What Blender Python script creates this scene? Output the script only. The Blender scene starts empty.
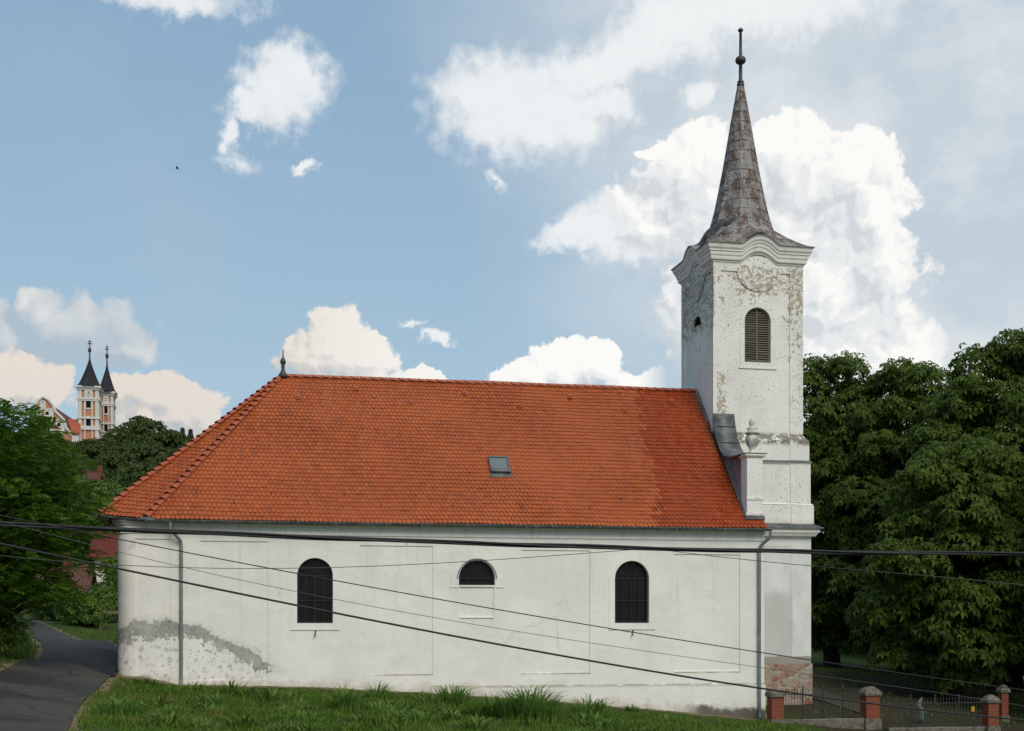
import bpy, bmesh, math, random
import numpy as np
from mathutils import Vector, Matrix
R = math.radians
random.seed(7); rng = np.random.default_rng(7)

# ------------------------------------------------------------------ camera, world, sun, exposure
sc = bpy.context.scene
C = sc.collection
F_PX = 1330.0; YAW = R(11.8); HZ = 620.0; CX = 512.0
cam_d = bpy.data.cameras.new('camera'); cam = bpy.data.objects.new('camera', cam_d); C.objects.link(cam)
cam_d.sensor_width = 36.0; cam_d.lens = 36.0 * F_PX / 1024.0
cam_d.shift_y = (HZ - 365.5) / 1024.0
cam_d.clip_end = 6000; cam_d.clip_start = 0.5
cam.location = (0, 0, 0); cam.rotation_euler = (R(90), 0, -YAW)
sc.camera = cam
sc.view_settings.view_transform = 'Standard'; sc.view_settings.look = 'None'
sc.view_settings.exposure = 0.16; sc.view_settings.gamma = 1.0; sc.view_settings.use_curve_mapping = False
SUN_EL, SUN_AZ = R(42), R(170)          # azimuth measured from +Y clockwise (towards +X)
SUN_STRENGTH, SUN_ANGLE, SKY = 1.95, R(36), 0.10
sun_d = bpy.data.lights.new('sun', 'SUN'); sun = bpy.data.objects.new('sun', sun_d); C.objects.link(sun)
sun_d.energy = SUN_STRENGTH; sun_d.angle = SUN_ANGLE; sun_d.color = (1.0, 0.92, 0.79)
to_sun = Vector((math.cos(SUN_EL) * math.sin(SUN_AZ), math.cos(SUN_EL) * math.cos(SUN_AZ), math.sin(SUN_EL)))
sun.rotation_euler = to_sun.to_track_quat('Z', 'Y').to_euler()
sun.location = (20, -20, 60)

# ------------------------------------------------------------------ pixel geometry (how far things stand was measured on the photograph)
FW = (math.sin(YAW), math.cos(YAW)); RT = (math.cos(YAW), -math.sin(YAW))
def ray(px, py):
    a = px - CX
    return Vector((FW[0] * F_PX + RT[0] * a, FW[1] * F_PX + RT[1] * a, HZ - py))
def on_y(px, py, Y):
    d = ray(px, py); return d * (Y / d.y)
def azel(px, py):
    d = ray(px, py); return math.degrees(math.atan2(d.x, d.y)), math.degrees(math.atan2(d.z, math.hypot(d.x, d.y)))

# ------------------------------------------------------------------ node helper
class NT:
    def __init__(s, tree): s.t = tree; s.n = tree.nodes; s.l = tree.links
    def node(s, typ, **kw):
        nd = s.n.new(typ)
        ins = kw.pop('ins', {})
        for k, v in kw.items(): setattr(nd, k, v)
        for k, v in ins.items(): s.set(nd.inputs[k], v)
        return nd
    def set(s, sock, v):
        if isinstance(v, bpy.types.NodeSocket): s.l.new(v, sock)
        else:
            if isinstance(v, (tuple, list)) and len(v) == 3 and sock.type == 'RGBA': v = (*v, 1)
            sock.default_value = v
    def math(s, op, a, b=0.0, c=None, clamp=False):
        nd = s.n.new('ShaderNodeMath'); nd.operation = op; nd.use_clamp = clamp
        s.set(nd.inputs[0], a); s.set(nd.inputs[1], b)
        if c is not None: s.set(nd.inputs[2], c)
        return nd.outputs[0]
    def vmath(s, op, a, b=None):
        nd = s.n.new('ShaderNodeVectorMath'); nd.operation = op
        s.set(nd.inputs[0], a)
        if b is not None: s.set(nd.inputs[1], b)
        return nd.outputs['Value'] if op in ('LENGTH', 'DOT_PRODUCT') else nd.outputs[0]
    def mix(s, f, a, b):
        nd = s.n.new('ShaderNodeMix'); nd.data_type = 'RGBA'
        s.set(nd.inputs[0], f); s.set(nd.inputs[6], a); s.set(nd.inputs[7], b)
        return nd.outputs[2]
    def ramp(s, v, a, b, smooth=True, lo=0.0, hi=1.0):
        nd = s.n.new('ShaderNodeMapRange'); nd.interpolation_type = 'SMOOTHSTEP' if smooth else 'LINEAR'; nd.clamp = True
        for i, x in enumerate((v, a, b, lo, hi)): s.set(nd.inputs[i], x)
        return nd.outputs[0]
    def noise(s, vec, scale, detail=4, rough=0.55, dist=0.0, col=False):
        nd = s.n.new('ShaderNodeTexNoise')
        if vec is not None: s.set(nd.inputs['Vector'], vec)
        s.set(nd.inputs['Scale'], scale); s.set(nd.inputs['Detail'], detail); s.set(nd.inputs['Roughness'], rough); s.set(nd.inputs['Distortion'], dist)
        return nd.outputs['Color'] if col else nd.outputs['Fac']
    def xyz(s, v):
        nd = s.n.new('ShaderNodeSeparateXYZ'); s.set(nd.inputs[0], v); return nd.outputs
    def comb(s, x, y, z):
        nd = s.n.new('ShaderNodeCombineXYZ')
        for i, q in enumerate((x, y, z)): s.set(nd.inputs[i], q)
        return nd.outputs[0]

# ------------------------------------------------------------------ world: Nishita sky with the photograph's clouds in it
world = bpy.data.worlds.new('World'); sc.world = world; world.use_nodes = True
def blob(px, py, rx, ry, rot=0.0, w=1.0):
    a, e = azel(px, py); k = 0.0431
    return (a, e, rx * k / max(0.6, math.cos(math.radians(e))), ry * k * 0.93, -rot, w)
CUMULUS = [blob(*b) for b in [
    (697, 160, 50, 42), (655, 207, 48, 42), (683, 150, 30, 24), (795, 152, 54, 42), (845, 172, 54, 44), (878, 206, 42, 40), (884, 252, 36, 44),
    (760, 225, 115, 95), (650, 226, 46, 28), (825, 290, 98, 92), (735, 300, 100, 90), (825, 352, 105, 64), (905, 350, 44, 34), (655, 146, 18, 11)]]
LOW = [blob(*b) for b in [
    (338, 350, 48, 44), (367, 358, 40, 34), (305, 364, 32, 34), (420, 380, 34, 12), (575, 368, 50, 32), (600, 356, 28, 24), (528, 376, 40, 20), (640, 384, 46, 26, 0, .8),
    (160, 396, 50, 34), (184, 410, 44, 36), (130, 388, 28, 24), (150, 425, 70, 42), (8, 388, 62, 40), (52, 380, 26, 24)]]
GREYS = [blob(*b) for b in [(70, 332, 78, 38), (122, 345, 36, 24), (30, 300, 17, 15), (0, 335, 46, 36), (45, 312, 28, 24)]]
SOFT = [blob(*b) for b in [
    (505, 105, 84, 62), (548, 112, 76, 52), (600, 68, 84, 36, -20), (670, 28, 100, 46, -18), (770, -10, 140, 56), (602, 110, 50, 30, 0, .8),
    (283, 85, 50, 48), (258, 104, 46, 28, -25, .9), (225, 132, 15, 24, 0, .8), (303, 161, 19, 13, 0, .8), (441, 337, 26, 10, 0, .85), (410, 321, 30, 12, 0, .6),
    (175, 0, 150, 30, 0, .62), (696, 92, 30, 17, -20, .8), (500, 185, 38, 18, 20, .55), (240, 160, 70, 34, 0, .42), (628, 228, 78, 36, 0, 1.05), (580, 238, 50, 20)]]
def blob_union(t, Q, blobs):
    """smooth union of elliptical lobes; chained so that the renderer evaluates one after the other"""
    acc = None
    for (a, e, rx, ry, rot, wt_) in blobs:
        Qi = Q
        if acc is not None:
            nd = t.node('ShaderNodeVectorMath', operation='MULTIPLY_ADD'); t.set(nd.inputs[0], acc); nd.inputs[1].default_value = (1e-7, 1e-7, 1e-7); t.set(nd.inputs[2], Q); Qi = nd.outputs[0]
        if rot:
            v = t.node('ShaderNodeMapping', vector_type='TEXTURE', ins={'Vector': Qi, 'Location': (a, e, 0), 'Rotation': (0, 0, R(rot)), 'Scale': (rx, ry, 1)}).outputs[0]
        else:
            nd = t.node('ShaderNodeVectorMath', operation='MULTIPLY_ADD'); t.set(nd.inputs[0], Qi); nd.inputs[1].default_value = (1 / rx, 1 / ry, 0); nd.inputs[2].default_value = (-a / rx, -e / ry, 0); v = nd.outputs[0]
        d = t.math('SUBTRACT', wt_, t.vmath('LENGTH', v))
        acc = d if acc is None else t.math('SMOOTH_MAX', acc, d, .12)
    return acc
def noise2(t, P, sc_, det, rough, colr=False):
    nd = t.node('ShaderNodeTexNoise', noise_dimensions='2D', ins={'Vector': P, 'Scale': sc_, 'Detail': det, 'Roughness': rough})
    return nd.outputs['Color'] if colr else nd.outputs['Fac']
def warp(t, P, w1, w2):
    n1 = noise2(t, P, .38, 1, .5, True); n2 = noise2(t, P, 1.15, 4, .6, True)
    return t.vmath('ADD', P, t.vmath('ADD', t.vmath('MULTIPLY', t.vmath('SUBTRACT', n1, (.5, .5, .5)), (w1, w1, 0)), t.vmath('MULTIPLY', t.vmath('SUBTRACT', n2, (.5, .5, .5)), (w2, w2, 0))))
def billow(t, Q):
    tot = None
    for sc_, am in ((.70, 1.0), (1.6, .6)):
        v = t.node('ShaderNodeTexVoronoi', voronoi_dimensions='2D', feature='SMOOTH_F1', ins={'Vector': Q, 'Scale': sc_, 'Smoothness': .35})
        b = t.math('MULTIPLY', t.math('SUBTRACT', .42, v.outputs['Distance']), am); tot = b if tot is None else t.math('ADD', tot, b)
    return t.math('ADD', tot, t.math('MULTIPLY', t.math('SUBTRACT', noise2(t, Q, 3.4, 4, .6), .5), .55))
wt = NT(world.node_tree); world.node_tree.nodes.clear()
tc = wt.node('ShaderNodeTexCoord'); dx = wt.xyz(tc.outputs['Generated'])
AZ = wt.math('MULTIPLY', wt.math('ARCTAN2', dx[0], dx[1]), 180 / math.pi)
EL = wt.math('MULTIPLY', wt.math('ARCSINE', dx[2]), 180 / math.pi)
PV = wt.comb(AZ, EL, 0.0)
sky = wt.node('ShaderNodeTexSky', sky_type='NISHITA', sun_disc=False, sun_elevation=SUN_EL, sun_rotation=SUN_AZ, air_density=1.0, dust_density=1.6, ozone_density=1.0, altitude=150.0)
K = 1.0 / SKY
def col(r, g, b): return (r * K * .93, g * K * .93, b * K * .93)
# thin high veil all over the sky, dense towards the right of the photograph
vn = noise2(wt, wt.vmath('MULTIPLY', PV, (.10, .16, 0)), 1.0, 5, .6)
veil_n = wt.math('SUBTRACT', vn, .5)
veil_r = wt.ramp(wt.math('ADD', AZ, wt.math('MULTIPLY', EL, .50)), 16.0, 31.0)
veil = wt.math('ADD', wt.math('MULTIPLY', veil_r, .92), wt.math('MULTIPLY', veil_n, wt.math('ADD', wt.math('MULTIPLY', veil_r, .5), .30)), clamp=True)
base = wt.mix(wt.ramp(EL, 4.0, 26.0, False), col(.42, .575, .68), col(.265, .425, .585))
skyc = wt.mix(.78, sky.outputs[0], base)
c0 = wt.mix(veil, skyc, wt.mix(wt.ramp(noise2(wt, wt.vmath('MULTIPLY', PV, (.09, .14, 0)), 1.7, 5, .6), .38, .66), col(.55, .625, .685), col(.68, .725, .76)))
c0 = wt.mix(wt.ramp(EL, 0.5, -2.5), c0, col(.10, .11, .09))
def after(P, x):
    nd = wt.node('ShaderNodeVectorMath', operation='MULTIPLY_ADD'); wt.set(nd.inputs[0], x); nd.inputs[1].default_value = (1e-7, 1e-7, 1e-7); wt.set(nd.inputs[2], P); return nd.outputs[0]
def box(x0, x1, y0, y1):
    (a0, _), (a1, _) = azel(x0, 300), azel(x1, 300); e1 = azel(512, y0)[1] + 2.0; e0 = azel(512, y1)[1] - 1.0
    f = 1.2
    return wt.math('MULTIPLY', wt.math('MULTIPLY', wt.ramp(AZ, a0 - f, a0, False), wt.ramp(AZ, a1 + f, a1, False)), wt.math('MULTIPLY', wt.ramp(EL, e0 - f, e0, False), wt.ramp(EL, e1 + f, e1, False)))
def bgd(c): return wt.node('ShaderNodeBackground', ins={'Color': c, 'Strength': SKY}).outputs[0]
def mixs(f, a, b):
    nd = wt.node('ShaderNodeMixShader'); wt.set(nd.inputs[0], f); wt.l.new(a, nd.inputs[1]); wt.l.new(b, nd.inputs[2]); return nd.outputs[0]
# soft streaky clouds
Q = warp(wt, PV, 1.3, 1.3)
sb = blob_union(wt, Q, SOFT)
sn = lambda P: wt.math('MULTIPLY', wt.math('SUBTRACT', noise2(wt, P, 1.1, 6, .56), .5), .55)
n0 = sn(after(PV, sb)); n1 = sn(wt.vmath('ADD', after(PV, n0), (.5, .6, 0)))
sm = wt.ramp(wt.math('ADD', sb, n0), -.06, .56)
sl = wt.math('ADD', .62, wt.math('ADD', wt.math('MULTIPLY', wt.math('SUBTRACT', n0, n1), .42), wt.math('MULTIPLY', sb, .15)), clamp=True)
c1 = wt.mix(wt.math('MULTIPLY', sm, .92), c0, wt.mix(sl, col(.64, .69, .73), col(.92, .925, .92)))
# cumulus of both kinds share one rule
warm = wt.ramp(AZ, 13.0, -2.0)
lit = wt.mix(warm, col(.93, .925, .90), col(.755, .69, .62))
shd = wt.mix(warm, col(.62, .66, .69), col(.46, .49, .52))
mid = wt.mix(warm, col(.78, .80, .81), col(.58, .555, .53))
def cumulus(blobs, under, edge_soft, bias, broad_k):
    Qc = warp(wt, PV, 1.0, .75); b0 = blob_union(wt, Qc, blobs); Q1 = after(Qc, b0)
    b1 = blob_union(wt, wt.vmath('ADD', Q1, (.9, 1.5, 0)), blobs)
    d0 = billow(wt, after(Qc, b1)); d1 = billow(wt, wt.vmath('ADD', after(Qc, d0), (.26, .34, 0)))
    cl = wt.math('ADD', bias, wt.math('ADD', wt.math('MULTIPLY', wt.math('SUBTRACT', d0, d1), .72), wt.math('MULTIPLY', wt.math('SUBTRACT', b0, b1), broad_k)), clamp=True)
    colr = wt.mix(wt.ramp(cl, .5, 1.0), wt.mix(wt.ramp(cl, .05, .5), shd, mid), lit)
    F = wt.math('ADD', b0, wt.math('ADD', wt.math('MULTIPLY', d0, .34), wt.math('MULTIPLY', wt.math('SUBTRACT', noise2(wt, after(PV, d1), 5.0, 5, .68), .5), .20)))
    soft = wt.math('ADD', .17, wt.math('MULTIPLY', wt.ramp(cl, .62, .3), edge_soft))
    km = wt.math('MULTIPLY', wt.ramp(F, .03, wt.math('ADD', .03, soft)), wt.ramp(EL, 3.0, 10.5, True, .45, 1.0))
    return wt.mix(km, under, colr)
cBig = cumulus(CUMULUS, c1, .22, .40, .85)
# left and low: grey bank first, then the white heads
Qg = warp(wt, PV, 1.2, .8); gb0 = blob_union(wt, Qg, GREYS); gd0 = billow(wt, after(Qg, gb0)); gd1 = billow(wt, wt.vmath('ADD', after(Qg, gd0), (.4, .5, 0)))
gb1 = blob_union(wt, wt.vmath('ADD', after(Qg, gd1), (.5, .7, 0)), GREYS)
gl = wt.math('ADD', .08, wt.math('ADD', wt.math('MULTIPLY', wt.math('SUBTRACT', gd0, gd1), .35), wt.math('MULTIPLY', wt.math('SUBTRACT', gb0, gb1), .85)), clamp=True)
cG = wt.mix(wt.math('MULTIPLY', wt.ramp(wt.math('ADD', gb0, wt.math('MULTIPLY', gd0, .3)), .02, .30), .85), c1, wt.mix(gl, col(.42, .50, .575), col(.80, .78, .74)))
cLow = cumulus(LOW, cG, .35, .37, .95)
s_base = bgd(c0); s_soft = bgd(c1)
inner = mixs(wt.math('MAXIMUM', box(-40, 640, 345, 470), box(-40, 200, 300, 470)), mixs(box(540, 1010, 110, 430), s_soft, bgd(cBig)), bgd(cLow))
allc = mixs(box(-30, 930, -60, 470), s_base, inner)
wo = wt.node('ShaderNodeOutputWorld'); wt.l.new(allc, wo.inputs[0])
world.cycles.sampling_method = 'MANUAL'; world.cycles.sample_map_resolution = 512

# ------------------------------------------------------------------ materials
def mat(name, fn, rough=.85, spec=.25, transl=0.0):
    m = bpy.data.materials.new(name); m.use_nodes = True
    t = NT(m.node_tree); m.node_tree.nodes.clear()
    out = t.node('ShaderNodeOutputMaterial'); p = t.node('ShaderNodeBsdfPrincipled')
    p.inputs['Roughness'].default_value = rough; p.inputs['Specular IOR Level'].default_value = spec
    geo = t.node('ShaderNodeNewGeometry'); t.P = geo.outputs['Position']; t.isl = geo.outputs['Random Per Island']; t.N = geo.outputs['Normal']
    tcn = t.node('ShaderNodeTexCoord'); t.O = tcn.outputs['Object']
    oi = t.node('ShaderNodeObjectInfo'); t.rnd = oi.outputs['Random']
    t.p = p; t.set(p.inputs['Base Color'], fn(t))
    if transl > 0:
        tr = t.node('ShaderNodeBsdfTranslucent'); t.set(tr.inputs[0], p.inputs['Base Color'].links[0].from_socket)
        mx = t.node('ShaderNodeMixShader', ins={0: transl}); t.l.new(p.outputs[0], mx.inputs[1]); t.l.new(tr.outputs[0], mx.inputs[2]); t.l.new(mx.outputs[0], out.inputs[0])
    else: t.l.new(p.outputs[0], out.inputs[0])
    return m
def bump(t, h, strength=.3, dist=.02):
    b = t.node('ShaderNodeBump', ins={'Height': h, 'Strength': strength, 'Distance': dist}); t.l.new(b.outputs[0], t.p.inputs['Normal'])
def curve(t, x, pts):
    """piecewise-linear function of x"""
    nd = t.node('ShaderNodeFloatCurve'); x0, x1 = pts[0][0], pts[-1][0]
    lo = min(p[1] for p in pts); hi = max(p[1] for p in pts)
    c = nd.mapping.curves[0]
    while len(c.points) < len(pts): c.points.new(.5, .5)
    for q, (a, b) in zip(c.points, pts): q.location = ((a - x0) / (x1 - x0), (b - lo) / (hi - lo)); q.handle_type = 'VECTOR'
    nd.mapping.update()
    t.set(nd.inputs['Value'], t.ramp(x, x0, x1, False))
    return t.math('ADD', t.math('MULTIPLY', nd.outputs[0], hi - lo), lo)

def f_nave(t):
    x, y, z = t.xyz(t.P)
    n = t.noise(t.P, .55, 5, .6); n2 = t.noise(t.P, 3.2, 6, .65); n3 = t.noise(t.vmath('MULTIPLY', t.P, (1, 1, .16)), 1.6, 5, .6)
    c = t.mix(t.ramp(n, .35, .68), (.71, .702, .662), (.785, .774, .73))
    c = t.mix(t.math('MULTIPLY', t.ramp(n3, .52, .78), .30), c, (.60, .59, .55))
    c = t.mix(t.math('MULTIPLY', t.ramp(n2, .60, .78), .22), c, (.58, .575, .55))
    tr = t.noise(t.vmath('MULTIPLY', t.P, (1.0, 1, 1.6)), 1.1, 7, .72)
    c = t.mix(t.math('MULTIPLY', t.ramp(tr, .50, .70), .40), c, (.63, .60, .52))
    bl = t.noise(t.vmath('ADD', t.P, (11, 3, 5)), 7.0, 6, .75)
    c = t.mix(t.math('MULTIPLY', t.ramp(bl, .60, .72), .35), c, (.52, .50, .44))
    # base of the wall
    zb = curve(t, x, [(-4.5, -2.25), (2, -2.5), (9, -2.85), (16, -3.5), (21, -3.95)])
    h = t.math('SUBTRACT', z, zb)
    jag = t.math('MULTIPLY', t.math('SUBTRACT', t.noise(t.P, 1.5, 6, .65), .5), 1.5)
    dirt = t.ramp(t.math('ADD', h, jag), .45, -.05)
    c = t.mix(t.math('MULTIPLY', dirt, .6), c, (.42, .38, .30))
    moss = t.math('MULTIPLY', t.ramp(t.math('ADD', h, t.math('MULTIPLY', jag, .4)), .30, .12), t.ramp(x, -2.6, -3.5))
    c = t.mix(moss, c, (.20, .155, .045))
    black = t.math('MULTIPLY', t.ramp(t.math('ADD', h, t.math('MULTIPLY', jag, .5)), .42, .2), t.ramp(x, 17.2, 18.2))
    c = t.mix(t.math('MULTIPLY', black, .9), c, (.08, .075, .06))
    # grey render patched along the foot of the east end, flaking below
    wob = t.math('ADD', t.math('MULTIPLY', t.math('SUBTRACT', t.noise(t.P, 1.3, 3, .5), .5), .5), t.math('MULTIPLY', t.math('SUBTRACT', t.noise(t.P, 5.5, 8, .78), .5), .75))
    wob2 = t.math('MULTIPLY', t.math('SUBTRACT', t.noise(t.vmath('ADD', t.P, (7, 0, 3)), 2.6, 7, .74), .5), 2.6)
    ztop = curve(t, x, [(-4.6, -.50), (-3.6, -.10), (-2.4, .02), (-1.4, -.22), (-.4, -.70), (.4, -1.02), (.9, -1.30), (1.3, -1.7), (3.2, -2.3)])
    zlow = curve(t, x, [(-4.6, -.9), (-3.6, -.72), (-2.4, -.66), (-1.4, -.70), (-.4, -1.15), (.4, -1.55), (1.1, -1.95), (2.2, -2.0), (3.2, -2.3)])
    inside = t.math('MULTIPLY', t.ramp(t.math('SUBTRACT', ztop, t.math('ADD', z, wob)), -.01, .03), t.ramp(t.math('SUBTRACT', t.math('ADD', z, wob2), zlow), -.02, .02))
    inside = t.math('MULTIPLY', inside, t.ramp(t.math('ADD', x, wob), 1.5, 1.2))
    flk = t.ramp(t.noise(t.vmath('ADD', t.P, (4, 1, 6)), 4.6, 7, .72), .57, .60)
    inside = t.math('MULTIPLY', inside, t.math('SUBTRACT', 1.0, t.math('MULTIPLY', flk, t.ramp(t.math('SUBTRACT', ztop, z), .15, .45))))
    c = t.mix(t.math('MULTIPLY', inside, .92), c, t.mix(t.ramp(t.noise(t.P, 2.4, 7, .75), .35, .65), (.20, .20, .185), (.40, .395, .37)))
    halo = t.math('MULTIPLY', t.ramp(t.math('ABSOLUTE', t.math('SUBTRACT', t.math('ADD', z, wob), ztop)), .28, .0), t.ramp(x, 2.4, 1.6))
    c = t.mix(t.math('MULTIPLY', halo, .22), c, (.36, .35, .32))
    fl = t.math('MULTIPLY', t.ramp(t.noise(t.vmath('ADD', t.P, (3, 0, 9)), 5.0, 7, .70), .55, .58), t.math('MULTIPLY', t.ramp(z, -.75, -1.0), t.ramp(x, 1.8, .6)))
    c = t.mix(t.math('MULTIPLY', fl, .75), c, (.36, .36, .345))
    # dirt lying along the lower edges of the blind panels and the plinth
    led = t.math('MULTIPLY', t.ramp(t.math('ABSOLUTE', t.math('ADD', z, 2.075)), .045, .012), t.math('MULTIPLY', t.ramp(x, 4.55, 4.62), t.ramp(t.math('ABSOLUTE', t.math('SUBTRACT', t.math('MODULO', t.math('SUBTRACT', x, 2.91), 6.18), 3.09)), 1.42, 1.36)))
    pln = t.math('MULTIPLY', t.ramp(t.math('ABSOLUTE', t.math('ADD', z, 2.535)), .04, .012), t.ramp(x, 7.2, 7.35))
    lf = t.math('MULTIPLY', t.math('MAXIMUM', led, pln), t.ramp(t.noise(t.P, 1.2, 6, .7), .35, .55))
    c = t.mix(t.math('MULTIPLY', lf, .8), c, (.30, .25, .17))
    run = t.math('MULTIPLY', t.ramp(t.noise(t.vmath('MULTIPLY', t.P, (1, 1, .06)), 2.6, 5, .65), .54, .72), t.ramp(z, -2.2, 1.6))
    c = t.mix(t.math('MULTIPLY', run, .32), c, (.50, .47, .40))
    # hairline cracks
    v = t.node('ShaderNodeTexVoronoi', feature='DISTANCE_TO_EDGE', ins={'Vector': t.vmath('ADD', t.vmath('MULTIPLY', t.P, (.9, 1, .35)), t.vmath('MULTIPLY', t.noise(t.P, 2.0, 4, .6, col=True), (.5, 0, .3))), 'Scale': .42})
    ck = t.math('MULTIPLY', t.ramp(v.outputs['Distance'], .006, .001), t.ramp(t.noise(t.P, .35, 2), .52, .60))
    c = t.mix(t.math('MULTIPLY', ck, .35), c, (.33, .33, .32))
    bump(t, t.math('ADD', t.math('ADD', n2, t.math('MULTIPLY', tr, 1.2)), t.math('MULTIPLY', inside, -.7)), .45, .03)
    return c
M_NAVE = mat('lime_plaster_nave', f_nave, .9, .15)
def f_tower(t):
    x, y, z = t.xyz(t.P)
    n = t.noise(t.P, .7, 5, .6); n2 = t.noise(t.P, 3.6, 6, .7); n3 = t.noise(t.vmath('MULTIPLY', t.P, (1, 1, .12)), 2.2, 5, .6)
    c = t.mix(t.ramp(n, .35, .7), (.715, .706, .67), (.79, .778, .738))
    c = t.mix(t.math('MULTIPLY', t.ramp(n3, .5, .75), .30), c, (.57, .57, .54))
    # paint peeling in flakes: strong over the clock field and along the edges, sparse elsewhere
    rr = t.vmath('LENGTH', t.vmath('MULTIPLY', t.vmath('SUBTRACT', t.P, (21.9, 53.5, 14.6)), (1.0, .0, 1.15)))
    disc = t.ramp(rr, 1.5, .45)
    edge = t.math('MULTIPLY', t.ramp(x, 23.0, 23.5), t.ramp(z, 9.5, 12.0))
    ledge = t.math('MULTIPLY', t.ramp(t.math('ABSOLUTE', t.math('SUBTRACT', x, 20.3)), .38, .12), t.math('MULTIPLY', t.ramp(z, 7.9, 8.6), t.ramp(z, 11.0, 10.2)))
    upper = t.math('MULTIPLY', t.ramp(z, 11.5, 14.2), t.ramp(z, 15.3, 14.9))
    side = t.math('MULTIPLY', t.ramp(x, 20.0, 19.92), t.ramp(z, 11.0, 13.0))
    d = t.math('ADD', t.math('ADD', t.math('MULTIPLY', disc, .10), t.math('MULTIPLY', edge, .088)), t.math('ADD', t.math('MULTIPLY', ledge, .14), t.math('ADD', t.math('MULTIPLY', upper, .075), t.math('MULTIPLY', side, .11))))
    f = t.math('ADD', t.noise(t.P, 5.2, 7, .66, .4), d)
    c = t.mix(t.math('MULTIPLY', t.ramp(f, .655, .675), .85), c, t.mix(n2, (.27, .21, .125), (.44, .37, .255)))
    f2 = t.math('ADD', t.noise(t.vmath('ADD', t.P, (9, 5, 2)), 9.5, 6, .64, .3), t.math('MULTIPLY', d, .8))
    c = t.mix(t.math('MULTIPLY', t.ramp(f2, .665, .685), .8), c, (.40, .385, .34))
    f3 = t.math('ADD', t.noise(t.vmath('ADD', t.P, (2, 8, 4)), 13.0, 6, .62), t.math('MULTIPLY', t.math('SUBTRACT', t.noise(t.P, .8, 3), .5), .22))
    c = t.mix(t.math('MULTIPLY', t.math('MULTIPLY', t.ramp(f3, .60, .625), .85), t.ramp(z, 3.9, 4.2)), c, t.mix(n2, (.24, .21, .15), (.40, .36, .28)))
    # soot and lichen on the set-off
    g = t.math('MULTIPLY', t.ramp(t.math('ABSOLUTE', t.math('SUBTRACT', z, t.math('ADD', 7.60, t.math('MULTIPLY', n2, .3)))), .34, .16), t.ramp(t.noise(t.P, 3.5, 7, .75), .40, .50))
    g = t.math('MULTIPLY', g, t.ramp(z, 7.0, 7.2))
    c = t.mix(t.math('MULTIPLY', g, .9), c, (.15, .135, .095))
    g2 = t.math('MULTIPLY', t.ramp(t.math('ADD', z, t.math('MULTIPLY', n2, .5)), 4.7, 4.2), t.ramp(z, 4.0, 4.05))
    c = t.mix(t.math('MULTIPLY', g2, .5), c, (.33, .31, .27))
    # lower stage: grey damp render, mortar band
    low = t.ramp(z, 3.5, 3.3)
    lowc = t.mix(t.ramp(t.noise(t.vmath('MULTIPLY', t.P, (1, 1, .5)), .9, 5, .6), .40, .62), (.60, .61, .60), (.70, .71, .70))
    gp = t.math('MULTIPLY', t.ramp(t.math('ADD', z, t.math('MULTIPLY', n, 1.2)), 2.2, 1.4), t.ramp(t.math('ADD', x, t.math('MULTIPLY', n2, .5)), 23.75, 23.55))
    lowc = t.mix(t.math('MULTIPLY', gp, .75), lowc, (.47, .475, .46))
    band = t.ramp(t.math('ADD', z, t.math('MULTIPLY', n2, .25)), -1.40, -1.46)
    lowc = t.mix(band, lowc, (.30, .29, .25))
    c = t.mix(low, c, lowc)
    bump(t, t.math('ADD', n2, t.math('MULTIPLY', t.ramp(f, .655, .675), -1.0)), .3, .02)
    return c
M_TOWER = mat('peeling_plaster_tower', f_tower, .9, .15)
def f_rubble(t):
    q = t.vmath('MULTIPLY', t.P, (1.0, 1.0, 1.25))
    q = t.vmath('ADD', q, t.vmath('MULTIPLY', t.noise(t.P, 3.0, 3, .5, col=True), (.18, .18, .18)))
    v = t.node('ShaderNodeTexVoronoi', feature='DISTANCE_TO_EDGE', ins={'Vector': q, 'Scale': 3.6}); vc = t.node('ShaderNodeTexVoronoi', ins={'Vector': q, 'Scale': 3.6})
    r = t.xyz(vc.outputs['Color'])
    c = t.mix(t.ramp(r[0], .35, .65), t.mix(r[2], (.42, .38, .31), (.34, .25, .20)), t.mix(r[1], (.26, .10, .06), (.36, .19, .13)))
    c = t.mix(t.math('MULTIPLY', t.noise(t.P, 9, 4), .5), c, (.2, .17, .14))
    m = t.ramp(v.outputs['Distance'], .05, .10)
    bump(t, m, .8, .05)
    return t.mix(m, (.34, .31, .26), c)
M_RUBBLE = mat('rubble_stone_and_brick', f_rubble, .95, .1)
def f_trim(t):
    n = t.noise(t.P, 2.2, 6, .65); n3 = t.noise(t.vmath('MULTIPLY', t.P, (1, 1, .2)), 4.0, 5, .6)
    c = t.mix(n, (.72, .71, .67), (.82, .805, .76))
    return t.mix(t.math('MULTIPLY', t.ramp(n3, .5, .7), .4), c, (.47, .45, .40))
M_TRIM = mat('weathered_white_moulding', f_trim, .9, .15)
def f_stone(t):
    n = t.noise(t.P, 4.0, 6, .7)
    c = t.mix(t.ramp(n, .4, .62), (.62, .61, .57), (.34, .325, .28)); bump(t, n, .4, .02)
    return c
M_STONE = mat('lichened_urn_stone', f_stone, .95, .1)
def f_rough(t):
    n = t.noise(t.P, 1.6, 7, .7); n2 = t.noise(t.P, 7, 5, .6)
    c = t.mix(t.ramp(n, .42, .60), (.15, .115, .105), (.31, .25, .235)); bump(t, n2, .6, .03)
    return t.mix(t.math('MULTIPLY', n2, .4), c, (.24, .21, .20))
M_ROUGH = mat('bare_pinkish_render', f_rough, .95, .1)
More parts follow.
